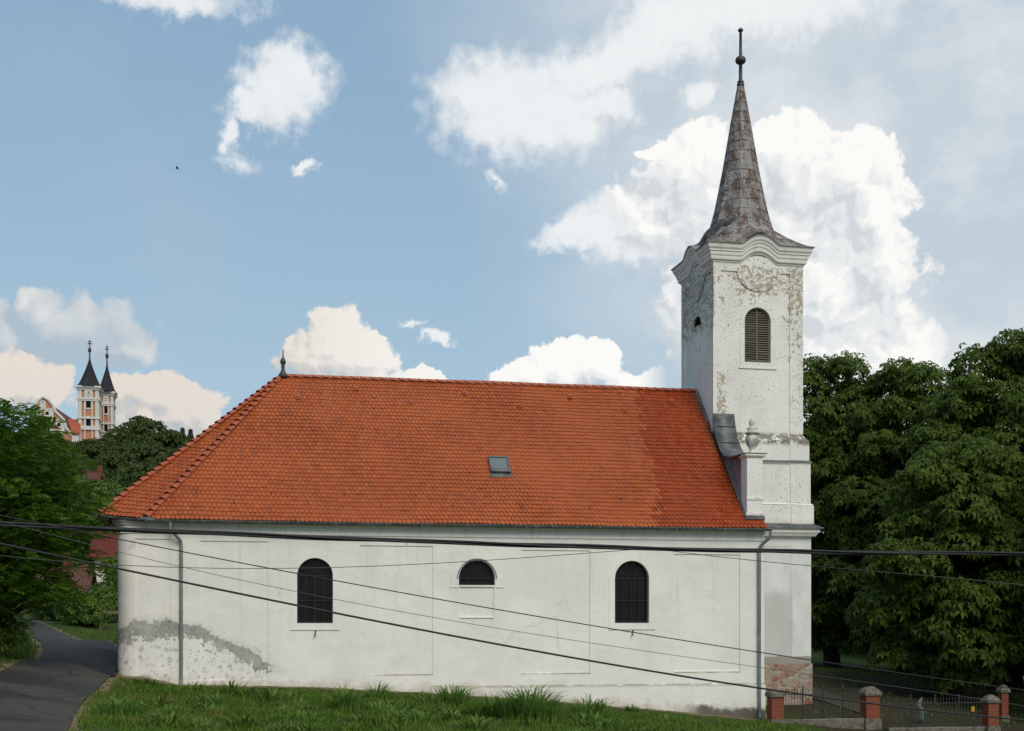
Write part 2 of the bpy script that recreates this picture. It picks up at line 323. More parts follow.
def f_tile(t):
    x, y, z = t.xyz(t.P)
    r = t.isl; big = t.noise(t.P, .42, 4, .6)
    c = t.mix(r, (.275, .054, .010), (.375, .082, .016))
    c = t.mix(t.math('MULTIPLY', t.ramp(big, .42, .66), .45), c, (.42, .100, .022))
    c = t.mix(t.math('MULTIPLY', t.ramp(t.math('FRACT', t.math('MULTIPLY', r, 7.31)), .86, 1.0), .35), c, (.22, .048, .016))
    # the western bay has deeper, more saturated orange tiles
    xb = t.math('ADD', t.math('ADD', t.math('SUBTRACT', 16.75, t.math('MULTIPLY', t.math('SUBTRACT', z, 6.8), -.16)), t.math('MULTIPLY', t.math('SUBTRACT', r, .5), .5)), t.math('MULTIPLY', t.math('SUBTRACT', t.noise(t.P, .5, 3), .5), 1.2))
    new = t.ramp(t.math('SUBTRACT', x, xb), -.08, .08)
    c = t.mix(t.math('MULTIPLY', new, .88), c, t.mix(r, (.225, .028, .0008), (.29, .041, .001)))
    sm = t.noise(t.P, 11, 4, .6)
    c = t.mix(t.math('MULTIPLY', t.ramp(sm, .5, .78), .30), c, (.16, .045, .022))
    lich = t.math('MULTIPLY', t.ramp(t.math('ADD', t.noise(t.vmath('MULTIPLY', t.P, (1, .6, .6)), 1.3, 6, .7), t.math('MULTIPLY', t.math('SUBTRACT', sm, .5), .3)), .60, .74), .16)
    c = t.mix(lich, c, (.19, .070, .035))
    strk = t.math('MULTIPLY', t.ramp(t.noise(t.vmath('MULTIPLY', t.P, (1.6, .08, .08)), 1.0, 4, .7), .58, .75), .30)
    c = t.mix(strk, c, (.34, .155, .10))
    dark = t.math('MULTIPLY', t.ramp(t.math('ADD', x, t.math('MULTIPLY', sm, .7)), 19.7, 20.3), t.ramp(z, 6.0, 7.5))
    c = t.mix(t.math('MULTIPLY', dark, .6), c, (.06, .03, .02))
    t.set(t.p.inputs['Roughness'], t.math('ADD', .42, t.math('MULTIPLY', r, .25)))
    return c
M_TILE = mat('clay_roof_tile', f_tile, .5, .4)
M_RIDGE = mat('clay_ridge_tile', lambda t: t.mix(t.math('MULTIPLY', t.noise(t.P, 6, 5), 1.0), t.mix(t.isl, (.42, .085, .026), (.54, .125, .040)), (.20, .06, .04)), .5, .35)
M_UNDER = mat('dark_roof_underlay', lambda t: t.mix(t.noise(t.P, 4), (.05, .03, .02), (.09, .05, .035)), .9, .1)
def f_zinc(t):
    n = t.noise(t.P, 3.0, 6, .65); n2 = t.noise(t.vmath('MULTIPLY', t.P, (1, 1, .3)), 7, 4)
    t.set(t.p.inputs['Metallic'], .35)
    return t.mix(t.math('MULTIPLY', t.ramp(n2, .5, .7), .4), t.mix(n, (.12, .135, .145), (.25, .275, .285)), (.30, .30, .28))
M_ZINC = mat('dull_zinc_sheet', f_zinc, .55, .4)
def f_dzinc(t):
    n = t.noise(t.P, 1.8, 6, .65)
    t.set(t.p.inputs['Metallic'], .3)
    c = t.mix(t.ramp(n, .35, .65), (.07, .08, .085), (.155, .165, .165))
    return t.mix(t.ramp(t.noise(t.P, 9, 4), .62, .72), c, (.32, .32, .30))
M_DZINC = mat('dark_weathered_sheet', f_dzinc, .6, .4)
def f_spire(t):
    r = t.isl; r2 = t.math('FRACT', t.math('MULTIPLY', r, 9.7)); n = t.noise(t.P, 2.4, 7, .7, .5); n2 = t.noise(t.P, 7, 6, .7); n3 = t.noise(t.vmath('MULTIPLY', t.P, (1.5, 1.5, .35)), 2.2, 6, .7)
    rust = t.ramp(t.math('ADD', t.math('MULTIPLY', n, .6), t.math('ADD', t.math('MULTIPLY', n2, .4), t.math('MULTIPLY', t.math('SUBTRACT', r, .5), .10))), .44, .56)
    c = t.mix(rust, t.mix(n2, (.19, .185, .185), (.33, .32, .31)), t.mix(n2, (.070, .046, .036), (.145, .092, .070)))
    c = t.mix(t.math('MULTIPLY', t.ramp(t.math('ADD', t.math('MULTIPLY', n3, .65), t.math('MULTIPLY', t.noise(t.P, 13, 5, .7), .35)), .52, .60), .8), c, (.40, .375, .36))
    c = t.mix(t.math('MULTIPLY', t.ramp(t.noise(t.P, 5.5, 7, .75), .56, .63), .75), c, (.045, .033, .03))
    return t.mix(t.math('MULTIPLY', r2, .22), c, (.10, .08, .075))
M_SPIRE = mat('rusted_tin_sheets', f_spire, .75, .3)
M_IRON = mat('dark_wrought_iron', lambda t: t.mix(t.noise(t.P, 8), (.018, .02, .02), (.05, .05, .045)), .6, .4)
M_BLACKMETAL = mat('blackened_metal', lambda t: t.mix(t.noise(t.P, 4), (.022, .024, .027), (.055, .053, .050)), .5, .5)
def f_glass(t):
    t.set(t.p.inputs['Specular IOR Level'], .16); bump(t, t.noise(t.P, 1.8, 2), .05, .03)
    return t.mix(t.noise(t.P, 2.5, 3), (.006, .007, .007), (.014, .015, .014))
M_GLASS = mat('dark_window_glass', f_glass, .16, .35)
M_MUNTIN = mat('grey_window_bars', lambda t: t.mix(t.noise(t.P, 5), (.022, .023, .022), (.042, .042, .039)), .7, .2)
M_SKYGLASS = mat('skylight_glass', lambda t: t.mix(t.noise(t.P, 5), (.10, .12, .13), (.16, .18, .19)), .25, .5)
def f_wood(t):
    n = t.noise(t.vmath('MULTIPLY', t.P, (.5, 1, 6)), 3, 5, .6)
    return t.mix(t.isl, t.mix(n, (.085, .075, .062), (.17, .15, .125)), t.mix(n, (.14, .13, .11), (.23, .21, .18)))
M_WOOD = mat('greyed_louvre_wood', f_wood, .9, .15)
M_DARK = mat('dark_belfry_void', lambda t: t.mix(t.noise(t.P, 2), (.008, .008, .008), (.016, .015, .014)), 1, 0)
def f_brick(t):
    x, y, z = t.xyz(t.P)
    b = t.node('ShaderNodeTexBrick', ins={'Vector': t.comb(t.math('ADD', x, y), z, 0.0), 'Color1': (.24, .050, .020), 'Color2': (.16, .036, .016), 'Mortar': (.22, .15, .11), 'Scale': 1.0, 'Mortar Size': .008, 'Brick Width': .25, 'Row Height': .078})
    bump(t, b.outputs['Fac'], -.3, .01)
    return t.mix(t.math('MULTIPLY', t.noise(t.P, 7, 5), .45), b.outputs['Color'], (.13, .04, .025))
M_BRICK = mat('orange_brickwork', f_brick, .9, .15)
def f_conc(t):
    n = t.noise(t.P, 5, 7, .7); v = t.noise(t.P, 18, 4, .7)
    bump(t, v, .6, .03)
    return t.mix(t.ramp(t.math('ADD', n, t.math('MULTIPLY', v, .4)), .5, .9), (.20, .185, .155), (.075, .07, .055))
M_CONC = mat('rough_mossy_concrete', f_conc, .95, .1)
def f_asph(t):
    x, y, z = t.xyz(t.P)
    n = t.noise(t.P, .35, 5, .6); n2 = t.noise(t.P, 22, 4, .7)
    wet = t.ramp(t.noise(t.vmath('MULTIPLY', t.P, (.5, .9, 0)), .35, 4, .6), .42, .60)
    c = t.mix(n2, (.040, .038, .035), (.078, .074, .068))
    c = t.mix(t.math('MULTIPLY', wet, .6), c, (.015, .015, .017))
    crk = t.node('ShaderNodeTexVoronoi', feature='DISTANCE_TO_EDGE', ins={'Vector': t.vmath('ADD', t.P, t.vmath('MULTIPLY', t.noise(t.P, 1.2, 4, .6, col=True), (.8, .8, 0))), 'Scale': .55})
    c = t.mix(t.math('MULTIPLY', t.ramp(crk.outputs['Distance'], .02, .004), .7), c, (.010, .010, .010))
    c = t.mix(t.math('MULTIPLY', t.ramp(t.noise(t.vmath('MULTIPLY', t.P, (.35, 1, 1)), .8, 6, .7), .56, .70), .5), c, (.085, .08, .072))
    t.set(t.p.inputs['Roughness'], t.math('SUBTRACT', .90, t.math('MULTIPLY', wet, .25)))
    bump(t, n2, .3, .01)
    return c
M_ASPH = mat('damp_asphalt', f_asph, .8, .18)
def f_ground(t):
    at = t.node('ShaderNodeAttribute', attribute_name='dirt'); d = at.outputs['Fac']
    n = t.noise(t.P, .6, 6, .65); n2 = t.noise(t.P, 5.0, 6, .7); n3 = t.noise(t.P, .12, 4, .6)
    g = t.mix(n2, (.022, .038, .009), (.058, .088, .018))
    g = t.mix(t.math('MULTIPLY', t.ramp(n, .55, .72), .5), g, (.10, .088, .045))
    s = t.mix(n2, (.13, .10, .065), (.27, .205, .13))
    m = t.ramp(t.math('ADD', d, t.math('MULTIPLY', t.math('SUBTRACT', n2, .5), 1.7)), .42, .58)
    bump(t, n2, .6, .06)
    lt = t.node('ShaderNodeAttribute', attribute_name='shade_litter').outputs['Fac']
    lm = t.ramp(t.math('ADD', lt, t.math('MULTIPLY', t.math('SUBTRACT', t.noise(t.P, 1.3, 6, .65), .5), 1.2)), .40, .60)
    return t.mix(lm, t.mix(m, g, s), t.mix(n2, (.020, .017, .010), (.060, .050, .030)))  # darkest tone: litter plus tree shade put into the ground colour
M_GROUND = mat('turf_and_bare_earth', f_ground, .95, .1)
M_PATH = mat('pale_gravel_path', lambda t: t.mix(t.noise(t.P, 9, 5), (.045, .04, .03), (.085, .075, .06)), .95, .1)
def leafmat(name, a, b, c3, transl=.3):
    def f(t):
        c = t.mix(t.isl, a, b)
        c = t.mix(t.math('MULTIPLY', t.ramp(t.math('FRACT', t.math('MULTIPLY', t.isl, 13.7)), .9, 1.0), .8), c, c3)
        pn = t.noise(t.P, .42, 3, .6)
        c = t.mix(t.math('MULTIPLY', t.ramp(pn, .50, .68), .45), c, b)
        return t.mix(t.math('MULTIPLY', t.rnd, .25), c, a)
    return mat(name, f, .62, .16, transl)
M_CHEST = leafmat('chestnut_leaf', (.046, .084, .013), (.125, .185, .031), (.22, .20, .03), .45)
M_LOCUST = leafmat('locust_leaf', (.036, .088, .010), (.105, .20, .02), (.21, .32, .03), .4)
M_HILL = leafmat('hill_tree_leaf', (.042, .072, .020), (.095, .135, .040), (.12, .15, .05))
M_MIDT = leafmat('garden_tree_leaf', (.075, .13, .03), (.15, .22, .055), (.18, .24, .06))
M_SHRUB = leafmat('shrub_leaf', (.06, .12, .02), (.14, .22, .04), (.19, .26, .05))
M_CONIF = leafmat('conifer_needles', (.014, .026, .014), (.026, .042, .022), (.03, .05, .025), .1)
def f_grass(t):
    c = t.mix(t.isl, (.055, .115, .014), (.14, .235, .03)); p = t.noise(t.P, .55, 5, .65); q = t.noise(t.vmath('ADD', t.P, (5, 5, 5)), 1.6, 4, .6)
    c = t.mix(t.math('MULTIPLY', t.ramp(p, .48, .66), .75), c, t.mix(t.isl, (.13, .145, .03), (.24, .22, .075)))
    return t.mix(t.math('MULTIPLY', t.ramp(q, .52, .66), .65), c, t.mix(t.isl, (.022, .058, .010), (.055, .12, .018)))
M_GRASS = mat('grass_blade', f_grass, .62, .16, .35)
M_TALL = leafmat('tall_grass_blade', (.085, .18, .03), (.18, .30, .06), (.28, .33, .11), .4)
M_BARK = mat('dark_bark', lambda t: t.mix(t.noise(t.vmath('MULTIPLY', t.P, (3, 3, .6)), 4, 6, .7), (.020, .016, .012), (.055, .045, .035)), .95, .1)
M_CABLE = mat('black_cable_sheath', lambda t: t.mix(t.noise(t.P, 3), (.012, .012, .013), (.028, .028, .03)), .6, .3)
M_WIRE = mat('dull_wire', lambda t: t.mix(t.noise(t.P, 3), (.05, .052, .055), (.09, .09, .09)), .6, .3)
M_VERDI = mat('verdigris_paint', lambda t: t.mix(t.noise(t.P, 6, 5), (.07, .11, .095), (.14, .19, .17)), .8, .2)
M_PALE = mat('pale_bleached_cloth', lambda t: t.mix(t.noise(t.P, 6, 5), (.10, .115, .11), (.18, .20, .19)), .9, .2)
M_YELLOW = mat('yellow_enamel', lambda t: t.mix(t.noise(t.P, 9, 4), (.36, .20, .02), (.45, .26, .03)), .6, .3)
M_ABBEY_O = mat('terracotta_render', lambda t: t.mix(t.noise(t.P, .5, 5), (.44, .18, .10), (.54, .24, .14)), .9, .1)
M_ABBEY_W = mat('white_pilaster_render', lambda t: t.mix(t.noise(t.P, .5, 5), (.52, .52, .50), (.64, .63, .60)), .9, .1)
M_SLATE = mat('dark_slate_spire', lambda t: t.mix(t.noise(t.P, .9, 5), (.016, .017, .021), (.038, .038, .044)), .8, .15)
M_PLUMROOF = mat('plum_tile_roof', lambda t: t.mix(t.noise(t.P, 1.2, 5), (.13, .050, .055), (.21, .085, .085)), .8, .2)
def f_housetile(a, b):
    def f(t):
        x, y, z = t.xyz(t.P)
        w = t.node('ShaderNodeTexBrick', ins={'Vector': t.comb(t.math('ADD', x, t.math('MULTIPLY', y, .3)), t.math('MULTIPLY', z, 1.3), 0.0), 'Color1': a, 'Color2': b, 'Mortar': (a[0] * .45, a[1] * .45, a[2] * .45), 'Scale': 1.0, 'Mortar Size': .035, 'Brick Width': .28, 'Row Height': .26})
        return t.mix(t.math('MULTIPLY', t.noise(t.P, 1.1, 4), .4), w.outputs['Color'], a)
    return f
M_REDROOF = mat('red_house_tiles', f_housetile((.13, .024, .019), (.18, .036, .026)), .8, .2)
M_BROWNROOF = mat('brown_house_tiles', f_housetile((.105, .042, .033), (.17, .070, .055)), .8, .2)
M_HOUSEW = mat('cream_house_render', lambda t: t.mix(t.noise(t.P, 1.5, 4), (.50, .47, .42), (.64, .62, .57)), .9, .1)
M_PLANK = mat('grey_fence_wood', lambda t: t.mix(t.noise(t.vmath('MULTIPLY', t.P, (1, 1, .3)), 6, 4), (.10, .085, .065), (.20, .17, .135)), .9, .1)
M_BIRD = mat('dark_feathers', lambda t: t.mix(t.noise(t.P, 9), (.012, .012, .014), (.03, .028, .03)), .8, .2)

# ------------------------------------------------------------------ mesh helper
ORG = {}
class MB:
    def __init__(s): s.v = []; s.f = []; s.m = []; s.mi = 0
    def add(s, verts, faces):
        b = len(s.v); s.v.extend([tuple(map(float, q)) for q in verts]); s.f.extend([tuple(b + i for i in f) for f in faces]); s.m.extend([s.mi] * len(faces)); return s
    def box(s, x0, x1, y0, y1, z0, z1):
        v = [(x0, y0, z0), (x1, y0, z0), (x1, y1, z0), (x0, y1, z0), (x0, y0, z1), (x1, y0, z1), (x1, y1, z1), (x0, y1, z1)]
        return s.add(v, [(0, 3, 2, 1), (4, 5, 6, 7), (0, 1, 5, 4), (1, 2, 6, 5), (2, 3, 7, 6), (3, 0, 4, 7)])
    def frustum(s, x0, x1, y0, y1, z0, z1, ix, iy):
        v = [(x0, y0, z0), (x1, y0, z0), (x1, y1, z0), (x0, y1, z0), (x0 + ix, y0 + iy, z1), (x1 - ix, y0 + iy, z1), (x1 - ix, y1 - iy, z1), (x0 + ix, y1 - iy, z1)]
        return s.add(v, [(0, 3, 2, 1), (4, 5, 6, 7), (0, 1, 5, 4), (1, 2, 6, 5), (2, 3, 7, 6), (3, 0, 4, 7)])
    def obox(s, c, ax, ay, az, hx, hy, hz):
        c = Vector(c); ax = Vector(ax) * hx; ay = Vector(ay) * hy; az = Vector(az) * hz
        v = [c + i * ax + j * ay + k * az for k in (-1, 1) for (i, j) in ((-1, -1), (1, -1), (1, 1), (-1, 1))]
        return s.add(v, [(0, 3, 2, 1), (4, 5, 6, 7), (0, 1, 5, 4), (1, 2, 6, 5), (2, 3, 7, 6), (3, 0, 4, 7)])
    def tube(s, pts, rad, n=8, cap=True):
        pts = [Vector(p) for p in pts]; rad = rad if isinstance(rad, (list, tuple)) else [rad] * len(pts)
        rings = []; up = None
        for i, p in enumerate(pts):
            t = (pts[min(i + 1, len(pts) - 1)] - pts[max(i - 1, 0)]).normalized()
            if up is None: up = Vector((0, 0, 1)) if abs(t.z) < .9 else Vector((0, 1, 0))
            a = t.cross(up).normalized(); b = a.cross(t).normalized(); up = b
            rings.append([p + (a * math.cos(2 * math.pi * k / n) + b * math.sin(2 * math.pi * k / n)) * rad[i] for k in range(n)])
        v = [q for r in rings for q in r]
        f = [(i * n + k, i * n + (k + 1) % n, (i + 1) * n + (k + 1) % n, (i + 1) * n + k) for i in range(len(pts) - 1) for k in range(n)]
        if cap: f += [tuple(range(n - 1, -1, -1)), tuple((len(pts) - 1) * n + k for k in range(n))]
        return s.add(v, f)
    def lathe(s, prof, cx, cy, n=20, z0=0.0):
        v = []; f = []
        for (r, z) in prof:
            for k in range(n):
                a = 2 * math.pi * k / n; v.append((cx + r * math.cos(a), cy + r * math.sin(a), z0 + z))
        for i in range(len(prof) - 1):
            for k in range(n): f.append((i * n + k, i * n + (k + 1) % n, (i + 1) * n + (k + 1) % n, (i + 1) * n + k))
        f.append(tuple(range(n - 1, -1, -1))); f.append(tuple((len(prof) - 1) * n + k for k in range(n)))
        return s.add(v, f)
    def plate(s, outer, holes, d0, d1, o=(0, 0, 0), ux=(1, 0, 0), uz=(0, 0, 1), n=(0, 1, 0), hole_d=None, sides=True):
        """flat sheet with openings; n points into the wall, d0 = front depth, d1 = back depth of the reveals"""
        o, ux, uz, n = Vector(o), Vector(ux), Vector(uz), Vector(n)
        P = lambda a, b, d: o + ux * a + uz * b + n * d
        bm = bmesh.new(); es = []
        for lp in [outer] + holes:
            vs = [bm.verts.new((a, b, 0)) for a, b in lp]
            es += [bm.edges.new((vs[i], vs[(i + 1) % len(vs)])) for i in range(len(vs))]
        bmesh.ops.triangle_fill(bm, use_beauty=True, use_dissolve=False, edges=es, normal=(0, 0, 1))
        bm.verts.index_update()
        flip = ux.cross(uz).dot(n) > 0
        fs = []
        for f in bm.faces:
            idx = [q.index for q in f.verts]
            if (f.normal.z > 0) == flip: idx.reverse()
            fs.append(idx)
        s.add([P(q.co.x, q.co.y, d0) for q in bm.verts], fs); bm.free()
        loops = ([outer] if sides else [])
        for k, lp in enumerate(loops + holes):
            dd = d1
            if hole_d and k >= len(loops): dd = hole_d[k - len(loops)]
            m = len(lp)
            s.add([P(a, b, d0) for a, b in lp] + [P(a, b, dd) for a, b in lp], [(i, (i + 1) % m, m + (i + 1) % m, m + i) for i in range(m)])
        return s
    def build(s, name, mats, parent=None, smooth=False, org=None):
        me = bpy.data.meshes.new(name); o = bpy.data.objects.new(name, me)
        if org is None: org = ORG.get(parent.name, Vector((0, 0, 0))) if parent else Vector((0, 0, 0))
        org = Vector(org)
        me.from_pydata([(x - org.x, y - org.y, z - org.z) for x, y, z in s.v], [], s.f)
        mats = mats if isinstance(mats, (list, tuple)) else [mats]
        for m in mats: me.materials.append(m)
        if len(mats) > 1: me.polygons.foreach_set('material_index', s.m)
        if smooth: me.polygons.foreach_set('use_smooth', [True] * len(s.f))
        me.update(); C.objects.link(o)
        if parent: o.parent = parent
        else: o.location = org
        ORG[o.name] = org
        return o
def np_mesh(name, verts, quads, matl, parent=None, smooth=False, org=(0, 0, 0)):
    me = bpy.data.meshes.new(name); o = bpy.data.objects.new(name, me)
    v = np.asarray(verts, dtype=np.float32).reshape(-1, 3) - np.array(org, dtype=np.float32); q = np.asarray(quads, dtype=np.int32)
    k = q.shape[1]
    me.vertices.add(len(v)); me.vertices.foreach_set('co', v.ravel())
    me.loops.add(q.size); me.loops.foreach_set('vertex_index', q.ravel())
    me.polygons.add(len(q)); me.polygons.foreach_set('loop_start', np.arange(0, q.size, k, dtype=np.int32)); me.polygons.foreach_set('loop_total', np.full(len(q), k, dtype=np.int32))
    me.materials.append(matl); me.update(calc_edges=True); me.validate()
    C.objects.link(o)
    if parent: o.parent = parent
    else: o.location = org
    ORG[o.name] = Vector(org)
    return o
def tag(o, label, cat, group=None, kind=None):
    if label: o['label'] = label
    if cat: o['category'] = cat
    if group: o['group'] = group
    if kind: o['kind'] = kind
    return o
def thing(name, label, cat, loc=(0, 0, 0), group=None):
    o = bpy.data.objects.new(name, None); C.objects.link(o); o.location = loc; o.empty_display_size = .3
    ORG[o.name] = Vector(loc)
    return tag(o, label, cat, group)
def copy_tree(o, parent=None):
    c = o.copy(); C.objects.link(c)
    if parent: c.parent = parent; c.matrix_parent_inverse = o.matrix_parent_inverse.copy()
    for ch in list(o.children): copy_tree(ch, c)
    return c
def arch(x0, x1, z0, zs, n=16, top=None):
    """opening outline: straight sides to the springing zs, round head"""
    cx = (x0 + x1) / 2; r = (x1 - x0) / 2; rz = r if top is None else top - zs
    return [(x0, z0), (x1, z0)] + [(cx + r * math.cos(math.pi * k / n), zs + rz * math.sin(math.pi * k / n)) for k in range(n + 1)]
def rect(x0, x1, z0, z1): return [(x0, z0), (x1, z0), (x1, z1), (x0, z1)]

# ------------------------------------------------------------------ terrain
def w(px, py, Y): p = on_y(px, py, Y); return (p.x, p.y, p.z)
CTRL = [(-4.6, 50.2, -2.32), (-2, 49.8, -2.38), (2, 49.8, -2.47), (7, 49.8, -2.74), (12, 49.8, -3.12), (16, 49.8, -3.5), (20.7, 49.8, -3.97),
        (-3, 42, -2.55), (3, 42, -2.85), (9, 42, -3.2), (15, 42, -3.7), (21, 42, -4.4), (0, 34, -2.9), (8, 33, -3.3), (16, 33, -4.0), (25, 33, -4.6),
        w(30, 731, 32), w(-150, 731, 30), w(20, 712, 36), w(45, 690.5, 41), w(65, 677.5, 45), w(80, 667, 49), w(82, 657.5, 53), w(78, 650, 57), w(118, 671, 50.5), w(70, 643, 61), w(35, 630, 72), w(60, 621.5, 85), w(100, 613, 100), w(0, 678, 43), w(-60, 648, 45),
        w(0, 655, 52), w(-40, 632, 60), w(0, 618, 78), w(130, 640, 62), w(-200, 610, 70),
        (0, 0, -1.7), (-20, 10, -1.8), (20, 10, -2.5), (0, 18, -2.3), (-30, 30, -2.2), (40, 20, -4.5), (60, 30, -5),
        w(814, 703, 53.5), w(763, 706, 53.3), w(790, 716, 49.4), w(871, 714, 50), w(985, 722, 49.5), w(775, 724, 47.9), w(820, 733, 47.6), w(871, 737, 47.6), w(985, 742, 47.0), w(850, 672, 64), w(830, 668, 75), w(940, 690, 60), w(1018, 680, 72), w(1015, 722, 52), w(1100, 740, 48),
        (10, 68, -2.4), (-5, 66, -1.4), (10, 100, .5), (45, 85, -3.0), (60, 60, -4.8), (40, 105, -1.5), (-40, 100, 1.5), (20, 62, -3.2), (80, 100, -3), (-60, 60, 0)]
CT = np.array(CTRL)
def _rbf_fit():
    X = CT[:, :2]; n = len(X); D = np.linalg.norm(X[:, None] - X[None], axis=2); A = np.zeros((n + 3, n + 3))
    A[:n, :n] = -D + np.eye(n) * -0.15; A[:n, n] = 1; A[:n, n + 1:] = X; A[n, :n] = 1; A[n + 1:, :n] = X.T
    return np.linalg.solve(A, np.concatenate([CT[:, 2], np.zeros(3)]))
WT = _rbf_fit(); NCT = len(CT)
HILLY = np.array([0, 105, 130, 170, 230, 285, 330, 350, 420, 600, 1500, 5000.]); HILLZ = np.array([0, .8, 2.0, 6.0, 15.0, 25.5, 33, 37, 38, 37, 32, 18.])
def sstep(x): x = np.clip(x, 0, 1); return x * x * (3 - 2 * x)
def hgt(X, Y):
    X = np.asarray(X, float); Y = np.asarray(Y, float); sh = X.shape; x = X.ravel(); y = Y.ravel()
    cx = np.clip(x, -70, 90); cy = np.clip(y, -20, 115)
    D = np.sqrt((cx[:, None] - CT[None, :, 0]) ** 2 + (cy[:, None] - CT[None, :, 1]) ** 2)
    near = -D @ WT[:NCT] + WT[NCT] + WT[NCT + 1] * cx + WT[NCT + 2] * cy
    far = np.interp(y, HILLY, HILLZ) * (1 - .80 * sstep((x - 60) / 260)) - 2.0 * sstep((x - 20) / 60)
    k = sstep((y - 88) / 34)
    return (near * (1 - k) + far * k).reshape(sh)
def hz(x, y): return float(hgt(np.array([x]), np.array([y]))[0])
# road, as left and right edges on the ground
def edge_pts(lst): return [Vector(w(*p)).to_2d() for p in lst]
RL = edge_pts([(-290, 731, 28), (-170, 715, 34), (-60, 694, 40), (0, 679, 43.5), (24, 668, 47), (41, 657, 52), (43, 648, 57), (36, 640, 62), (22, 632, 70), (-5, 625.5, 80), (-60, 620, 92)])
RR = edge_pts([(55, 745, 29), (66, 731, 32), (74, 712, 36), (86, 694, 41), (104, 684, 45.5), (119, 671, 51.5), (119, 660, 56), (112, 648, 60.5), (88, 636, 66), (52, 629, 74), (20, 623, 84)])
def resample(p, n):
    p = [Vector(q) for q in p]; L = [0]
    for i in range(1, len(p)): L.append(L[-1] + (p[i] - p[i - 1]).length)
    out = []
    for k in range(n):
        t = L[-1] * k / (n - 1); i = max(j for j in range(len(p)) if L[j] <= t + 1e-9); i = min(i, len(p) - 2)
        f = (t - L[i]) / max(1e-6, L[i + 1] - L[i]); q0, q1, q2, q3 = p[max(i - 1, 0)], p[i], p[i + 1], p[min(i + 2, len(p) - 1)]
        out.append(.5 * ((2 * q1) + (q2 - q0) * f + (2 * q0 - 5 * q1 + 4 * q2 - q3) * f * f + (3 * q1 - q0 - 3 * q2 + q3) * f ** 3))
    return out
def smooth_line(p, it=6):
    for _ in range(it): p = [p[0]] + [(p[i - 1] + 2 * p[i] + p[i + 1]) / 4 for i in range(1, len(p) - 1)] + [p[-1]]
    return p
NR = 90
rl = smooth_line(resample(RL, NR)); rr = smooth_line(resample(RR, NR), 14)
def axis(spans):
    out = []
    for a, b, st in spans: out += list(np.arange(a, b, st))
    return np.array(out + [spans[-1][1]])
gx = axis([(-3500, -600, 290), (-600, -120, 40), (-120, -32, 4), (-32, 46, .5), (46, 130, 4), (130, 640, 42), (640, 3500, 286)])
gy = axis([(-400, -20, 40), (-20, 22, 2), (22, 82, .5), (82, 130, 2), (130, 460, 10), (460, 1000, 60), (1000, 5000, 400)])
GX, GY = np.meshgrid(gx, gy, indexing='ij')
GZ = np.concatenate([hgt(GX[i:i + 20], GY[i:i + 20]) for i in range(0, len(gx), 20)])
GZ += (rng.random(GZ.shape) - .5) * .05 * ((GY > 20) & (GY < 90))
nx, ny = len(gx), len(gy); I = np.arange(nx * ny).reshape(nx, ny)
quads = np.stack([I[:-1, :-1], I[1:, :-1], I[1:, 1:], I[:-1, 1:]], -1).reshape(-1, 4)
# road lies in its own bed: keep the turf 6 cm below it
road_poly = np.array([(q.x, q.y) for q in rl] + [(q.x, q.y) for q in rr[::-1]])
def inside(poly, x, y):
    c = np.zeros(x.shape, bool); j = len(poly) - 1
    for i in range(len(poly)):
        xi, yi = poly[i]; xj, yj = poly[j]
        with np.errstate(divide='ignore', invalid='ignore'):
            c ^= ((yi > y) != (yj > y)) & (x < (xj - xi) * (y - yi) / (yj - yi + 1e-12) + xi)
        j = i
    return c
def dist_line(pts, x, y):
    d = np.full(x.shape, 1e9)
    for i in range(len(pts) - 1):
        a, b = pts[i], pts[i + 1]; ux, uy = b.x - a.x, b.y - a.y; L = ux * ux + uy * uy + 1e-9
        t = np.clip(((x - a.x) * ux + (y - a.y) * uy) / L, 0, 1)
        d = np.minimum(d, np.hypot(x - a.x - t * ux, y - a.y - t * uy))
    return d
fx, fy = GX.ravel(), GY.ravel(); near_m = (fx > -32) & (fx < 46) & (fy > 22) & (fy < 96)
dirt = np.zeros(len(fx)); de = np.full(len(fx), 99.)
de[near_m] = np.minimum(dist_line(rl, fx[near_m], fy[near_m]), dist_line(rr, fx[near_m], fy[near_m]))
ins_r = np.zeros(len(fx), bool); ins_r[near_m] = inside(road_poly, fx[near_m], fy[near_m])
dirt = np.maximum(dirt, .80 - de / .9)
wallfoot = np.where((fx > -5) & (fx < 21.5), .9 - (49.9 - fy) / 1.25 - .15 * (fx < 4), 0); wallfoot[fy > 51] = 0
dirt = np.maximum(dirt, wallfoot)
dirt = np.maximum(dirt, np.where((fx > 30) & (fy > 62) & (fy < 82), .8 - np.abs(fy - 74) / 8, 0))
dirt = np.clip(dirt, 0, 1)
zz = GZ.ravel().copy(); zz[ins_r] -= .06
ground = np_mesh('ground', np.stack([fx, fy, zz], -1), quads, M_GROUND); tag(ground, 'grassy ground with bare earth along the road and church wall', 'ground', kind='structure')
at = ground.data.attributes.new('dirt', 'FLOAT', 'POINT'); at.data.foreach_set('value', dirt.astype(np.float32))
shade_litter = np.clip((fx - 20.5) / 3, 0, 1) * np.clip((fy - 46.5) / 1.5, 0, 1) * np.clip((86 - fy) / 10, 0, 1) * np.clip((50 - fx) / 6, 0, 1) * .82  # leaf litter under the chestnuts, with the trees' shade painted into it
at = ground.data.attributes.new('shade_litter', 'FLOAT', 'POINT'); at.data.foreach_set('value', shade_litter.astype(np.float32))
ground.data.polygons.foreach_set('use_smooth', [True] * len(ground.data.polygons))
mb = MB(); NC = 10
for i in range(NR):
    for k in range(NC + 1):
        q = rl[i].lerp(rr[i], k / NC); crown = .05 * math.sin(math.pi * k / NC)
        mb.v.append((q.x, q.y, hz(q.x, q.y) + .03 + crown))
